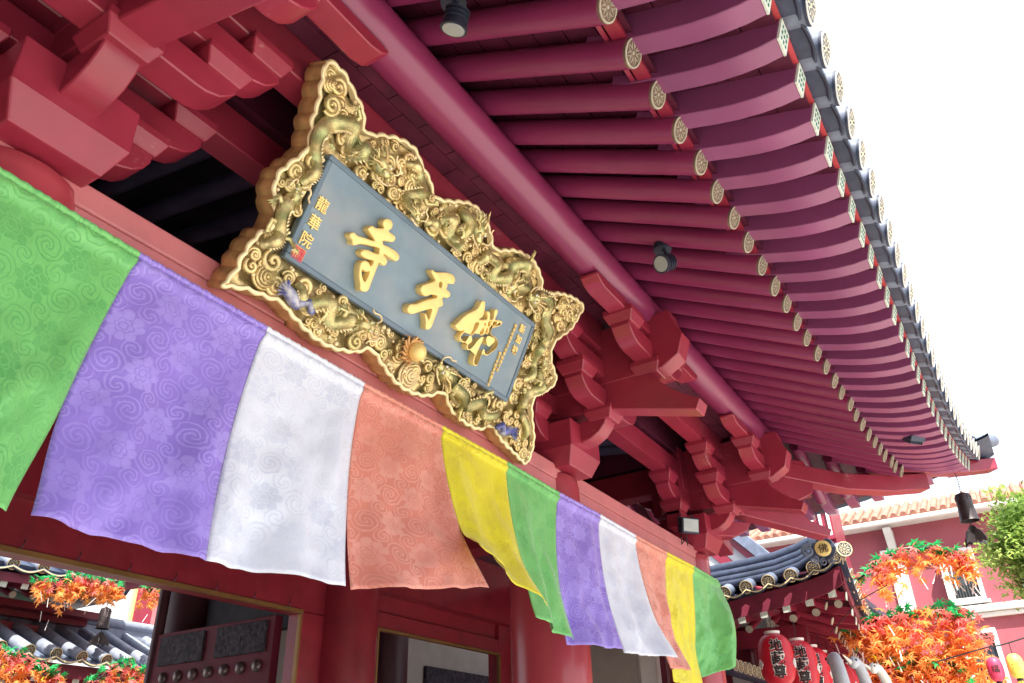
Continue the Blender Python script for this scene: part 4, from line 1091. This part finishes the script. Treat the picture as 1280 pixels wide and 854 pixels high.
m=MB(); m.prism([(13.4,4.55),(22,4.75),(22,4.85),(13.4,4.7)],lambda a,b,t:Vector((a,t,b)),-.6,6.0); m.build('roof',M['slate'],hall)
m=MB(); m.box((14.2,.6,3.75),(.12,1.4,.3)); m.box((14.25,.4,3.4),(.3,.3,.35)); m.build('bracket_block',M['red'],hall,bevel=.01)
m=MB(); m.box((14.38,.55,3.15),(.06,1.5,.55)); m.build('wall_panel',M['plaster'],hall)
m=MB()
m.tube([(13.4,-.6,3.6),(13.1,-1.15,3.95),(13.0,-1.6,4.1)],.008,6)
m.build('cable',M['wire'],hall)

# lanterns hung in a row below that eave
LP=[(12.,-.09,3.12),(12.8,-.22,3.11),(13.6,-.22,3.11),(14.4,-.19,3.12),(15.2,-.14,3.14),(16.,-.11,3.15),(16.8,-.08,3.18)]
ORD=['nearest and largest','second','third','fourth','fifth','sixth','farthest']
for k,p in enumerate(LP):
    c=Vector(p); t=thing('paper_lantern','red paper lantern with black lettering, %s of the row under the tiled eave'%ORD[k],'lantern',c,'red lanterns under the hall eave')
    def rad(h):
        q=h/.345; return .235*max(0,1-abs(q)**3.2)**.42
    prof=[]; 
    for i in range(41):
        h=-.335+.67*i/40; prof.append((max(.10,rad(h))*(1+.010*math.cos(i*PI)),h))
    m=MB(); m.lathe(prof,c,seg=32); bd=m.build('lantern_body',M['lred'],t,smooth=60)
    m=MB(); m.lathe([(.10,.33),(.11,.37),(.09,.37)],c,seg=20); m.build('lantern_rim',M['lwhite'],t,smooth=40)
    m=MB(); m.lathe([(.10,-.37),(.11,-.33)],c,seg=20); m.build('lantern_rim',M['lwhite'],t,smooth=40)
    m=MB(); m.tube([c+Vector((0,0,.36)),c+Vector((0,0,.62))],.006,6); m.build('hook',M['wire'],t)
    th0=math.atan2(-3.2-c.y,-c.x)  # toward the entrance side
    for ch,h0 in (('地',.165),('藏',-.005),('尊',-.175)):
        for off,w,mt,nm in ((.011,.006,'lwhite','letter_outline'),(.0035,.011,'ink','letter')):
            vs,fs=text_geo(ch,.175,.003,off,2)
            bm=bmesh.new(); bv=[bm.verts.new(v) for v in vs]
            for f in fs:
                try: bm.faces.new([bv[i] for i in f])
                except ValueError: pass
            bmesh.ops.triangulate(bm,faces=bm.faces)
            for _ in range(2):
                le=[e for e in bm.edges if e.calc_length()>.03]
                if le: bmesh.ops.subdivide_edges(bm,edges=le,cuts=1); bmesh.ops.triangulate(bm,faces=bm.faces)
            bm.verts.index_update()
            V=[];
            for v in bm.verts:
                h=v.co.y+h0; r=rad(h)+w+v.co.z; a=th0-.16+v.co.x/max(.15,rad(h)); a=th0+.10+ (v.co.x/.235)
                V.append(c+Vector((math.cos(a)*r,math.sin(a)*r,h)))
            m=MB(); m.add(V,[[v.index for v in f.verts] for f in bm.faces]); bm.free(); m.build(nm,M[mt],bd,smooth=0)
    for sd in (1.35,-1.15):
        m=MB(); a0=th0+sd
        for q in range(5):
            pts=[]
            for i in range(13):
                an=2*PI*i/12; x=.045*math.cos(an)*(.5 if q else 1)+ (.035*math.cos(q*PI/2) if q else 0); y=-.06+.045*math.sin(an)*(.5 if q else 1)+(.035*math.sin(q*PI/2) if q else 0)
                a=a0+x/.235; r=rad(y)+.003; pts.append(c+Vector((math.cos(a)*r,math.sin(a)*r,y)))
            m.tube(pts,.010,5,cap=False)
        m.build('flower_crest',M['lwhite'],bd)

# ------------------------------------------------------------------ bird ornaments, coping wall
def crane(base,h,hd,label,mt,s=1):
    B=Vector(base); t=thing('crane_statue',label,'statue',(B.x,B.y,0),'crane statues'); d=Vector((math.cos(hd),math.sin(hd),0)); Z=Vector((0,0,1))
    m=MB(); top=B
    pts=catmull([top-Z*.75*s+d*-.05,top-Z*.45*s-d*.16*s,top-Z*.2*s-d*.15*s,top-Z*.02*s-d*.04*s,top+d*.06*s-Z*.03*s],6,False)
    m.tube(pts,[.085*s-.035*s*i/(len(pts)-1) for i in range(len(pts))],14); m.ball(top+d*.05*s-Z*.02*s,.075*s,14,10,sc=(1.15,.8,.9)); nk=m.build('neck',M[mt],t,smooth=60)
    m=MB(); m.tube([top+d*.1*s-Z*.03*s,top+d*.28*s+Z*.05*s],[.030*s,.004*s],8); m.build('beak',M['cranew'],nk)
    m=MB()
    for q in (-1,1): m.ball(top+d*.085*s+Vector((-d.y,d.x,0))*q*.055*s,.014*s,8,6)
    m.build('eye',M['ink'],nk)
    m=MB(); bc=Vector((B.x,B.y,B.z-1.05*s))-d*.2*s; m.ball(bc,.3*s,18,12,sc=(1,1,.85)); m.tube([bc-d*.2*s,bc-d*.5*s-Z*.12*s],[.2*s,.03*s],12); m.build('body',M[mt],t,smooth=60)
    for q in (-1,1):
        m=MB(); e=bc+Vector((-d.y,d.x,0))*q*.09*s; m.tube([e,Vector((e.x,e.y,0))],[.03*s,.02*s],8); m.build('leg',M['iron'],t)
    return t
crane((10.72,-1.10,2.92),2.9,R_(20),'pale grey crane statue in front of the red lanterns, seen from behind','crane',1.3)
crane((11.75,-1.15,2.98),3.0,R_(165),'white headed crane statue turned left, the middle one before the lanterns','crane',1.1)
crane((12.4,-1.28,2.96),2.95,R_(150),'small white crane statue nearest the maple garlands','cranew',1.0)
cop=thing('coping_wall','low wall with a grey tiled coping and gold rosettes behind the last green flag','wall',(12.5,.6,0))
m=MB(); m.box((13.4,.85,1.4),(3.4,.25,2.8)); m.build('wall',M['pinkwall'],cop)
for k in range(9):
    c=Vector((11.95+k*.22,.5,3.10)); m=MB(); m.tube([c,c+Vector((0,.5,.2))],.085,12); rt=m.build('roll_tile',M['slatelt'],cop,smooth=50)
    m=MB(); rosette(m,c+Vector((0,-.02,0)),Vector((-.1,-1,-.1)),.085,Vector((1,0,0)),8,0,1,0); m.build('tile_rosette',[M['goldrim'],M['slate']],rt,smooth=30)
m=MB(); m.prism([(.47,3.0),(.5,3.06),(.95,3.28),(.95,3.1)],lambda y,z,x:Vector((x,y,z)),11.8,15); m.build('coping',M['slate'],cop)

# ------------------------------------------------------------------ building with raking roof edge between gate and hall, and slatted storey
gab=thing('gable_house','white walled house with red timbers and a grey raking roof edge behind the gate corner','house',(17,3,0))
gy=lambda s,o:Vector((17,1.0+s*.68+o*.73,5.83+s*.73-o*.68))
for o0,o1,mt,nm,x0 in ((0,.22,'slatelt','roof',-.25),(.23,.36,'red','barge_board',-.15),(.37,.60,'plaster','wall_panel',0),(.61,.80,'red','raking_beam',-.06),(.81,1.5,'plaster','wall_panel',0)):
    m=MB(); m.prism([(-.6,o0),(4.5,o0),(4.5,o1),(-.6,o1)],lambda s,o,t:gy(s,-o+0)+Vector((t,0,0)) if False else Vector((17+t,1.0+s*.68+o*.73,5.83+s*.73-o*.68)),x0,1.5); m.build(nm,M[mt],gab,smooth=0)
m=MB(); m.box((18.6,3.3,2.5),(3,4.0,5.0)); m.build('wall',M['plaster'],gab)
lat=thing('slatted_storey','red upper storey with pale upright slats seen past the tip of the gate bracket','building',(18.5,.6,0))
m=MB(); m.box((18.8,.13,3.6),(1.2,.62,7.2)); m.build('wall',M['red'],lat)
for k in range(4):
    m=MB(); m.box((18.15,-.12+k*.17,6.75),(.06,.05,1.1)); m.build('slat',M['strip'],lat)
m=MB(); m.box((18.13,.13,6.2),(.1,.66,.08)); m.box((18.13,.13,6.95),(.08,.66,.06)); m.box((18.13,.13,7.3),(.12,.7,.1)); m.build('rail',M['red'],lat)

# ------------------------------------------------------------------ maple garlands
def leaf_geo(m,c,R,Rm,mi=0,n=5):
    """star leaf with folded lobes"""
    vs=[c];k=2*n
    fs=[]
    for i in range(k):
        a=2*PI*i/k; r=R*(1 if i%2==0 else .36); z=(-.25*R if i%2==0 else .03*R)
        vs.append(c+Rm@Vector((math.cos(a)*r,math.sin(a)*r,z)))
    for i in range(k): fs.append((0,1+i,1+(i+1)%k))
    m.add(vs,fs,mi)
def rrot(): return Matrix.Rotation(random.uniform(0,6.28),3,'Z')@Matrix.Rotation(random.uniform(-1.1,1.1),3,'X')@Matrix.Rotation(random.uniform(-1.1,1.1),3,'Y')
def garland(label,stem,drop,n,R=.085,spread=.16,grp='artificial maple garlands',stripn=30,gfrac=.16,f0=0,blend=2.0):
    t=thing('maple_garland',label,'garland',stem[0],grp)
    sp=catmull([Vector(p) for p in stem],8,False)
    m=MB(); m.tube(sp,.017,7); m.build('wire_stem',M['wire'],t)
    G={k:MB() for k in ('lf_gr','lf_red','lf_or')}
    ns=int(n/7)
    for s in range(ns):
        f=f0+(1-f0)*random.random(); p=sp[int(f*(len(sp)-1))]
        dl=drop(f)*random.uniform(.35,1.0)
        o=Vector((random.gauss(0,spread*.6),random.gauss(0,spread*.55),0)); k=random.randint(5,9)
        for q in range(k):
            h=dl*(q+.2)/k
            c=p+o*(.35+.65*min(1,h*2.5))+Vector((random.gauss(0,.05),random.gauss(0,.05),-h+random.gauss(0,.03)))
            fr=h/max(.01,drop(f)); r=random.random()
            key='lf_red' if r>fr*blend+.12 else 'lf_or'
            if random.random()<.025: key='lf_gr'
            mi=1 if (key=='lf_or' and random.random()<.07*(fr>.3)) else 0
            leaf_geo(G[key],c,R*random.uniform(.65,1.15)*(.6 if mi else 1),rrot(),mi,random.choice((6,7,8)))
        if random.random()<stripn/ns:
            h=dl+random.uniform(0,.12); c=p+o*1.0-Vector((0,0,h)); d=Vector((random.gauss(0,.05),random.gauss(0,.05),-.16)); w=Vector((0,.008,0))
            G['lf_or'].add([c-w,c+w,c+d+w,c+d-w],[(0,1,2,3)],2)
    for s in range(int(n*gfrac)):
        p=sp[int((f0*.4+(1-f0*.4)*random.random())*(len(sp)-1))]
        leaf_geo(G['lf_gr'],p+Vector((random.gauss(0,.05),random.gauss(0,.06),random.uniform(-.05,.10))),R*random.uniform(.8,1.15),rrot(),0,7)
    for k,nm in (('lf_gr','green_leaves'),('lf_red','red_leaves'),('lf_or','orange_leaves')):
        if G[k].v: G[k].build(nm,[M[k],M['lf_ye'],M['strip']],t,smooth=0)
    return t
GK=15/11
def GP(*ps): return [(x*GK,-3.2+(y+3.2)*GK,1.6+(z-1.6)*GK) for x,y,z in ps]
garland('arching maple garland with green leaves on top, before the pink building window',GP((10.62,-1.10,3.45),(10.64,-1.32,3.60),(10.67,-1.71,3.83),(10.67,-2.02,4.0),(10.69,-2.34,4.03),(10.74,-2.66,3.93),(10.76,-2.76,3.86)),lambda f:1.15-.75*f,390,R=.125,spread=.14,stripn=26,gfrac=.15,f0=.12,blend=1.6)
garland('dense maple garland cascading in orange below the arching one',GP((10.66,-1.22,3.12),(10.74,-1.45,3.24),(10.77,-1.7,3.29),(10.80,-2.06,3.34),(10.84,-2.42,3.33),(10.86,-2.60,3.22)),lambda f:.35+1.9*min(1,f*1.5),1000,R=.12,spread=.31,stripn=150,gfrac=.05,f0=.24,blend=3.2)
garland('lowest maple garland at the bottom edge right of the crane statues',GP((10.75,-1.40,2.70),(10.81,-1.58,2.76),(10.84,-1.75,2.80),(10.88,-2.08,2.80),(10.9,-2.4,2.72)),lambda f:.4+.7*f,520,R=.115,spread=.2,stripn=20,gfrac=.10,f0=.1)
CG='maple garlands in the courtyard'
garland('bushy maple garland in the courtyard hung under the upper roof, seen through the door',[(7.45,10.6,4.86),(7.9,10.6,4.98),(8.4,10.6,5.06),(8.95,10.6,5.02)],lambda f:.58-.40*abs(f-.35),330,R=.09,spread=.16,stripn=14,gfrac=.16,grp=CG)
garland('maple garland at the bottom left corner of the courtyard view',[(6.9,10.4,3.72),(7.35,10.4,3.66),(7.8,10.4,3.50),(8.1,10.4,3.36)],lambda f:.7,300,R=.09,spread=.2,stripn=10,gfrac=.2,grp=CG)
garland('maple garland in front of the lower courtyard roof beside the door leaf',[(8.55,10.2,3.36),(8.95,10.2,3.66),(9.4,10.2,3.62),(9.9,10.2,3.5)],lambda f:.75,330,R=.09,spread=.2,stripn=14,gfrac=.16,grp=CG)
garland('small maple sprig high up next to the open door leaf',[(9.45,10.6,5.08),(9.7,10.6,5.12),(9.95,10.6,5.08)],lambda f:.4,70,R=.10,spread=.12,stripn=4,gfrac=.3,grp=CG)

# ------------------------------------------------------------------ courtyard buildings seen through the middle door
pav=thing('courtyard_pavilion','courtyard pavilion with a higher grey tiled roof and dark eaves, seen through the door','pavilion',(7,13,0))
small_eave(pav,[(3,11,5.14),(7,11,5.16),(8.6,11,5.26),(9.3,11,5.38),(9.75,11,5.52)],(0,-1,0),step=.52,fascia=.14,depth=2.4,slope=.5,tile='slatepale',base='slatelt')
for k in range(5):
    m=MB(); m.box((6.2-.0*k+1.2,12.2+.3*k,4.78-.10*k),(4.6-.35*k,.28,.12)); m.build('bracket_tier',M['doorred'],pav)
m=MB(); m.box((6.4,13.5,2.3),(4.4,2.4,4.4)); m.build('wall',M['doorred'],pav)
m=MB(); m.prism([(11.1,5.2),(14,6.6),(14,5.0),(11.3,5.0)],lambda y,z,x:Vector((x,y,z)),3,9.5); m.build('roof',M['slate'],pav)
low=thing('courtyard_gallery','lower courtyard roof of grey tiles with a thick ridge, seen through the door','gallery',(8,12.5,0))
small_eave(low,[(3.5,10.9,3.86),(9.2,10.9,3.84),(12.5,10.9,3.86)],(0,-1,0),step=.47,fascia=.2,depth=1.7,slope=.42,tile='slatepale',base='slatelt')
m=MB(); m.box((8,12.7,4.56),(9.5,.26,.40)); m.tube([(3.3,12.6,4.80),(12.7,12.6,4.80)],.10,14); m.build('ridge',M['slatepale'],low,smooth=50)
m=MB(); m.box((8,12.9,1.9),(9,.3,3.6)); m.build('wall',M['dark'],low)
hw=thing('courtyard_hall','white walled courtyard hall with red pillars, gold beading and green shutters, seen through the door','hall',(14,16,0))
m=MB(); m.box((14,16.3,5),(20,.5,10)); m.build('wall',M['plaster'],hw)
x=9.55-.0
k=0
while x<23:
    for w,mt,nm in ((1.05,'green_col','shutter'),(.35,'red','pillar'),(.06,'goldchar','gold_bead'),(1.8,None,None),(.06,'goldchar','gold_bead'),(.5,'red2','pillar'),(.34,'pink','pilaster'),(.06,'goldchar','gold_bead'),(.45,'red','pillar'),(.7,None,None)):
        if mt:
            m=MB()
            if nm=='shutter':
                for q in range(6): m.box((x+w*(q+.5)/6,15.99,5),(w/6-.02,.08,10))
            else: m.box((x+w/2,15.97 if nm!='gold_bead' else 15.99,5),(w,.18 if nm!='gold_bead' else .14,10))
            m.build(nm,M[mt],hw,smooth=0)
        x+=w

# ------------------------------------------------------------------ pink building across the street
pb=thing('pink_building','two storey pink stucco building with terracotta roof and white window frames across the street','building',(29,-3,0))
m=MB(); m.box((29,-3.5,3.85),(10,23,7.7)); m.build('wall',M['pinkwall'],pb)
def fbox(nm,y0,y1,z0,z1,mt,x0=24.0,dx=.12,par=None,**k):
    m=MB(); m.box((x0-dx/2,(y0+y1)/2,(z0+z1)/2),(dx,abs(y1-y0),z1-z0)); return m.build(nm,M[mt],par or pb,**k)
fbox('cornice',-15,8,5.25,5.42,'whitepaint',dx=.22,bevel=.02); fbox('cornice',-15,8,5.13,5.245,'whitepaint',dx=.13,bevel=.02)
fbox('gutter',-15.2,8.2,7.66,7.79,'whitepaint',x0=23.52,dx=.13,bevel=.03)
m=MB(); m.box((23.78,-3.5,7.72),(.55,23.2,.06)); m.build('soffit',M['whitepaint'],pb)
for yb in (-.62,-5.2,4.2):
    fbox('pilaster',yb-.2,yb+.2,5.43,6.95,'whitepaint',dx=.10,bevel=.01); fbox('pilaster_capital',yb-.34,yb+.34,6.95,7.08,'whitepaint',dx=.2,bevel=.02)
    m=MB(); m.prism([(24,7.08),(23.80,7.08),(23.5,7.60),(24,7.60)],lambda a,b,t:Vector((a,t,b)),yb-.1,yb+.1); m.build('eave_bracket',M['whitepaint'],pb,bevel=.01)
def window(y0,y1,z0,z1,shut=False,bars=True):
    w=fbox('window',y0+.1,y1-.1,z0+.1,z1-.1,'window',dx=.05)
    m=MB()
    for a,b,c,d in ((y0,y1,z1-.1,z1),(y0,y1,z0,z0+.1),(y0,y0+.1,z0+.1,z1-.1),(y1-.1,y1,z0+.1,z1-.1)): m.box((23.93,(a+b)/2,(c+d)/2),(.14,b-a,d-c))
    m.box((23.9,(y0+y1)/2,z0-.03),(.24,y1-y0+.16,.08)); m.build('window_frame',M['whitepaint'],w,smooth=0,bevel=.008)
    m=MB(); zm=z0+(z1-z0)*.48; m.box((23.93,(y0+y1)/2,zm),(.05,y1-y0-.2,.05)); m.box((23.93,(y0+y1)/2,(z1+zm)/2),(.05,.04,z1-zm-.1))
    if bars:
        for k in range(8): m.box((23.92,y0+.16+(y1-y0-.32)*k/7,(z0+zm)/2),(.03,.02,zm-z0-.2))
    m.build('window_bars',M['bars'],w,smooth=0)
    if shut:
        m=MB(); m.box((23.75,y1+.02,(z0+z1)/2),(.5,.04,z1-z0-.1)); m.build('shutter',M['whitepaint'],w,smooth=0)
window(-2.46,-1.68,5.53,6.87,True); window(-2.44,-1.62,3.45,4.87); window(-6.9,-6.1,5.53,6.87,True); window(-6.9,-6.1,3.45,4.87); window(2.2,3.0,5.53,6.87); window(1.6,2.4,3.45,4.87)
m=MB()
for k in range(96):
    y=-15.1+k*.245; m.tube([(23.42,y,7.84),(25.2,y,8.60)],.085,8)
m.box((24.36,-3.5,8.19),(1.95,23.4,.06),0,Matrix.Rotation(-.405,3,'Y')); m.build('tile_roof',M['terra'],pb,smooth=50)
m=MB(); m.tube([(23.9,-3.35,0),(23.9,-3.35,7.65)],.06,10); m.build('downpipe',M['whitepaint'],pb)

# ------------------------------------------------------------------ tree, street lamp and small lanterns at the right edge
tr=thing('leafy_tree','bright green leafy tree at the right edge in front of the pink building','tree',(17.9,-4.9,0))
rng=random.Random(5)
m=MB(); m.tube([(17.9,-4.9,0),(17.88,-4.86,1.5),(17.8,-4.75,3.0),(17.75,-4.65,4.4)],[.2,.17,.14,.10],12); m.build('trunk',M['bark'],tr)
tips=[]
m=MB()
for k in range(26):
    a=rng.uniform(0,6.28); e=rng.uniform(-.15,1.2); L=rng.uniform(.7,1.45); s=Vector((17.77,-4.68,rng.uniform(3.3,4.7)))
    d=Vector((math.cos(a)*math.cos(e),math.sin(a)*math.cos(e),math.sin(e))); q=s+d*L*.5+Vector((0,0,.06)); en=s+d*L+Vector((0,0,.1))
    m.tube([s,q,en],[.05,.035,.012],6)
    tips+= [q,en]
for q in ((17.45,-3.75,4.75),(17.4,-3.55,5.15),(17.5,-3.5,5.6),(17.5,-3.7,6.0),(17.4,-3.45,4.9),(17.3,-3.30,5.2),(17.5,-4.0,6.2)): 
    m.tube([(17.75,-4.65,4.5),Vector((17.75,-4.65,4.5)).lerp(Vector(q),.5)+Vector((0,0,.1)),q],[.05,.03,.01],6); tips+=[Vector(q)]*2
for k in range(46):
    a,b,c=rng.gauss(0,1),rng.gauss(0,1),rng.gauss(0,1); l=math.sqrt(a*a+b*b+c*c); r=rng.uniform(.5,1)
    q=Vector((17.2+a/l*.9*r,-4.02+b/l*.92*r,5.15+c/l*.95*r)); s=Vector((17.7,-4.5,4.3))
    m.tube([s,s.lerp(q,.5)+Vector((0,0,.1)),q],[.03,.02,.008],5); tips+=[q,q]
m.build('limbs',M['bark'],tr)
for mt,nm,cnt in (('foliage','crown',115),('foliage2','crown',85)):
    m=MB()
    for k in range(int(len(tips)*1.6)):
        c=rng.choice(tips)+Vector((rng.gauss(0,.22),rng.gauss(0,.22),rng.gauss(0,.17)))
        for q in range(cnt//2+15):
            p=c+Vector((rng.gauss(0,.13),rng.gauss(0,.13),rng.gauss(0,.09))); s=rng.uniform(.035,.075)
            R2=Matrix.Rotation(rng.uniform(0,6.28),3,'Z')@Matrix.Rotation(rng.gauss(.3,.6),3,'X')
            m.add([p,p+R2@Vector((s*.5,s*.8,0)),p+R2@Vector((0,s*2,-s*.2)),p+R2@Vector((-s*.5,s*.8,0))],[(0,1,2,3)])
    m.build(nm,M[mt],tr,smooth=0)
lp=thing('street_lamp','black street lamp with a curved arm and pointed lantern at the lower right corner','street lamp',(17.65,-3.72,0))
m=MB(); m.tube([(17.65,-3.72,0),(17.65,-3.72,3.9)],[.06,.04],12); m.build('pole',M['iron'],lp)
m=MB(); m.tube([Vector(p) for p in catmull([(17.65,-3.72,3.85),(17.65,-3.70,4.05),(17.65,-3.55,4.20),(17.65,-3.38,4.16),(17.65,-3.30,3.98)],6,False)],.02,8); m.build('arm',M['iron'],lp)
LQ=(17.65,-3.30,3.88)
m=MB(); m.lathe([(.015,.12),(.05,.09),(.15,-.03),(.16,-.06),(.14,-.06)],LQ,seg=8); m.build('lamp_cap',M['iron'],lp,smooth=20)
m=MB(); m.lathe([(.12,-.06),(.07,-.30)],LQ,seg=8); m.build('lamp_glass',M['glass'],lp,smooth=20)
def mini(c,mt,label):
    c=Vector(c); t=thing('paper_lantern',label,'lantern',c,'small lanterns on the street wire')
    prof=[(.105*max(.3,(1-abs(h/.17)**3)**.5),h) for h in [-.16+.32*i/24 for i in range(25)]]
    m=MB(); m.lathe([(r*(1+.012*(-1)**i),h) for i,(r,h) in enumerate(prof)],c,seg=24); b=m.build('lantern_body',M[mt],t,smooth=60)
    m=MB(); m.tube([c+Vector((0,0,.155)),c+Vector((0,0,.30))],.006,6); m.lathe([(.04,-.19),(.04,-.16)],c,seg=14); m.build('fitting',M['wire'],t)
    m=MB()
    for k in range(14): m.tube([c+Vector((.03*math.cos(k),.03*math.sin(k),-.18)),c+Vector((.045*math.cos(k),.045*math.sin(k),-.28))],.004,4)
    m.build('tassel',M[mt],t)
    vs,fs=text_geo('福',.11,.004); a0=math.atan2(-3.2-c.y,-c.x); m=MB()
    m.add([c+Vector((math.cos(a0+v.x/.105),math.sin(a0+v.x/.105),0))*(.110+v.z)+Vector((0,0,v.y)) for v in vs],fs); m.build('letter',M['ink' if mt=='lpink' else 'lyel'],b,smooth=0)
mini((13.97,-2.87,2.98),'lyel','small pale yellow lantern on the street wire at the right edge')
mini((13.95,-2.61,2.96),'lpink','small pink lantern on the street wire left of the yellow one')
m=MB(); m.tube([Vector(p) for p in catmull([(13.9,-1.9,3.12),(13.95,-2.61,3.26),(13.97,-2.87,3.29),(14.1,-4.2,3.6)],8,False)],.010,6)
w=m.build('wire',M['wire'],None,origin=(13.95,-2.6,3.3)); tag(w,'thin dark wire carrying the two small lanterns at the right edge','wire')

# shophouse row added out of view, to darken left-facing sides and the forecourt
sh=thing('added_shade_row','grey brown shophouse row added out of view to shade the left of the forecourt','building',(-13,-8,0))
m=MB(); m.box((-11,-8,6),(4,34,12)); m.build('wall',mat('shade_row_wall',(.20,.16,.13),.8,var=.2),sh)
for k in range(10):
    for z in (3.0,6.2):
        m=MB(); m.box((-8.98,-23+k*3.2,z+.4),(.1,1.3,1.8)); m.build('window',M['window'],sh,smooth=0)

# ------------------------------------------------------------------ light, sky, camera
SUN=Vector((-.42,-.34,.84)).normalized()
el=math.asin(SUN.z); az=math.atan2(SUN.x,SUN.y)
w=bpy.data.worlds.new('World'); scene.world=w; w.use_nodes=True
nt=w.node_tree; bg=nt.nodes['Background']
sky=nt.nodes.new('ShaderNodeTexSky'); sky.sky_type='NISHITA'; sky.sun_disc=False; sky.sun_elevation=el; sky.sun_rotation=az
sky.dust_density=4.5; sky.air_density=1.3; sky.ozone_density=1.0
# thin bright haze-cloud over the whole sky
tc=nt.nodes.new('ShaderNodeTexCoord'); nz=nt.nodes.new('ShaderNodeTexNoise'); nz.inputs['Scale'].default_value=2.2; nz.inputs['Detail'].default_value=5
nt.links.new(tc.outputs['Generated'],nz.inputs['Vector'])
mr=nt.nodes.new('ShaderNodeMapRange'); mr.inputs['From Min'].default_value=.3; mr.inputs['From Max'].default_value=.7; mr.inputs['To Min'].default_value=.66; mr.inputs['To Max'].default_value=.95
nt.links.new(nz.outputs['Fac'],mr.inputs['Value'])
mx=nt.nodes.new('ShaderNodeMix'); mx.data_type='RGBA'; nt.links.new(mr.outputs['Result'],mx.inputs['Factor']); nt.links.new(sky.outputs['Color'],mx.inputs['A']); mx.inputs['B'].default_value=(5.4,5.75,6.5,1)
nt.links.new(mx.outputs['Result'],bg.inputs['Color']); bg.inputs['Strength'].default_value=.12
sl=bpy.data.lights.new('sun','SUN'); sl.energy=4.9; sl.angle=R_(.55); sl.color=(1,.95,.87)
so=bpy.data.objects.new('sun',sl); COL.objects.link(so); so.rotation_euler=SUN.to_track_quat('Z','Y').to_euler(); so.location=(0,-10,20)
cd=bpy.data.cameras.new('camera'); cam=bpy.data.objects.new('camera',cd); COL.objects.link(cam)
Rw=((0.52766014,0.40503489,0.74667363),(-0.84910558,0.27672395,0.44993729),(-0.02438217,-0.87141872,0.48993359))
cam.matrix_world=Matrix(((Rw[0][0],-Rw[0][1],-Rw[0][2],0),(Rw[1][0],-Rw[1][1],-Rw[1][2],-3.2),(Rw[2][0],-Rw[2][1],-Rw[2][2],1.6),(0,0,0,1)))
cd.sensor_width=36; cd.lens=1004.696/1280*36; cd.clip_start=.05; cd.clip_end=2000
scene.camera=cam
scene.view_settings.view_transform='Standard'; scene.view_settings.look='None'; scene.view_settings.gamma=1; scene.view_settings.use_curve_mapping=False
scene.view_settings.exposure=1.34
scene.render.engine='CYCLES'
cy=scene.cycles; cy.max_bounces=10; cy.diffuse_bounces=6; cy.glossy_bounces=4; cy.transmission_bounces=4; cy.use_denoising=True
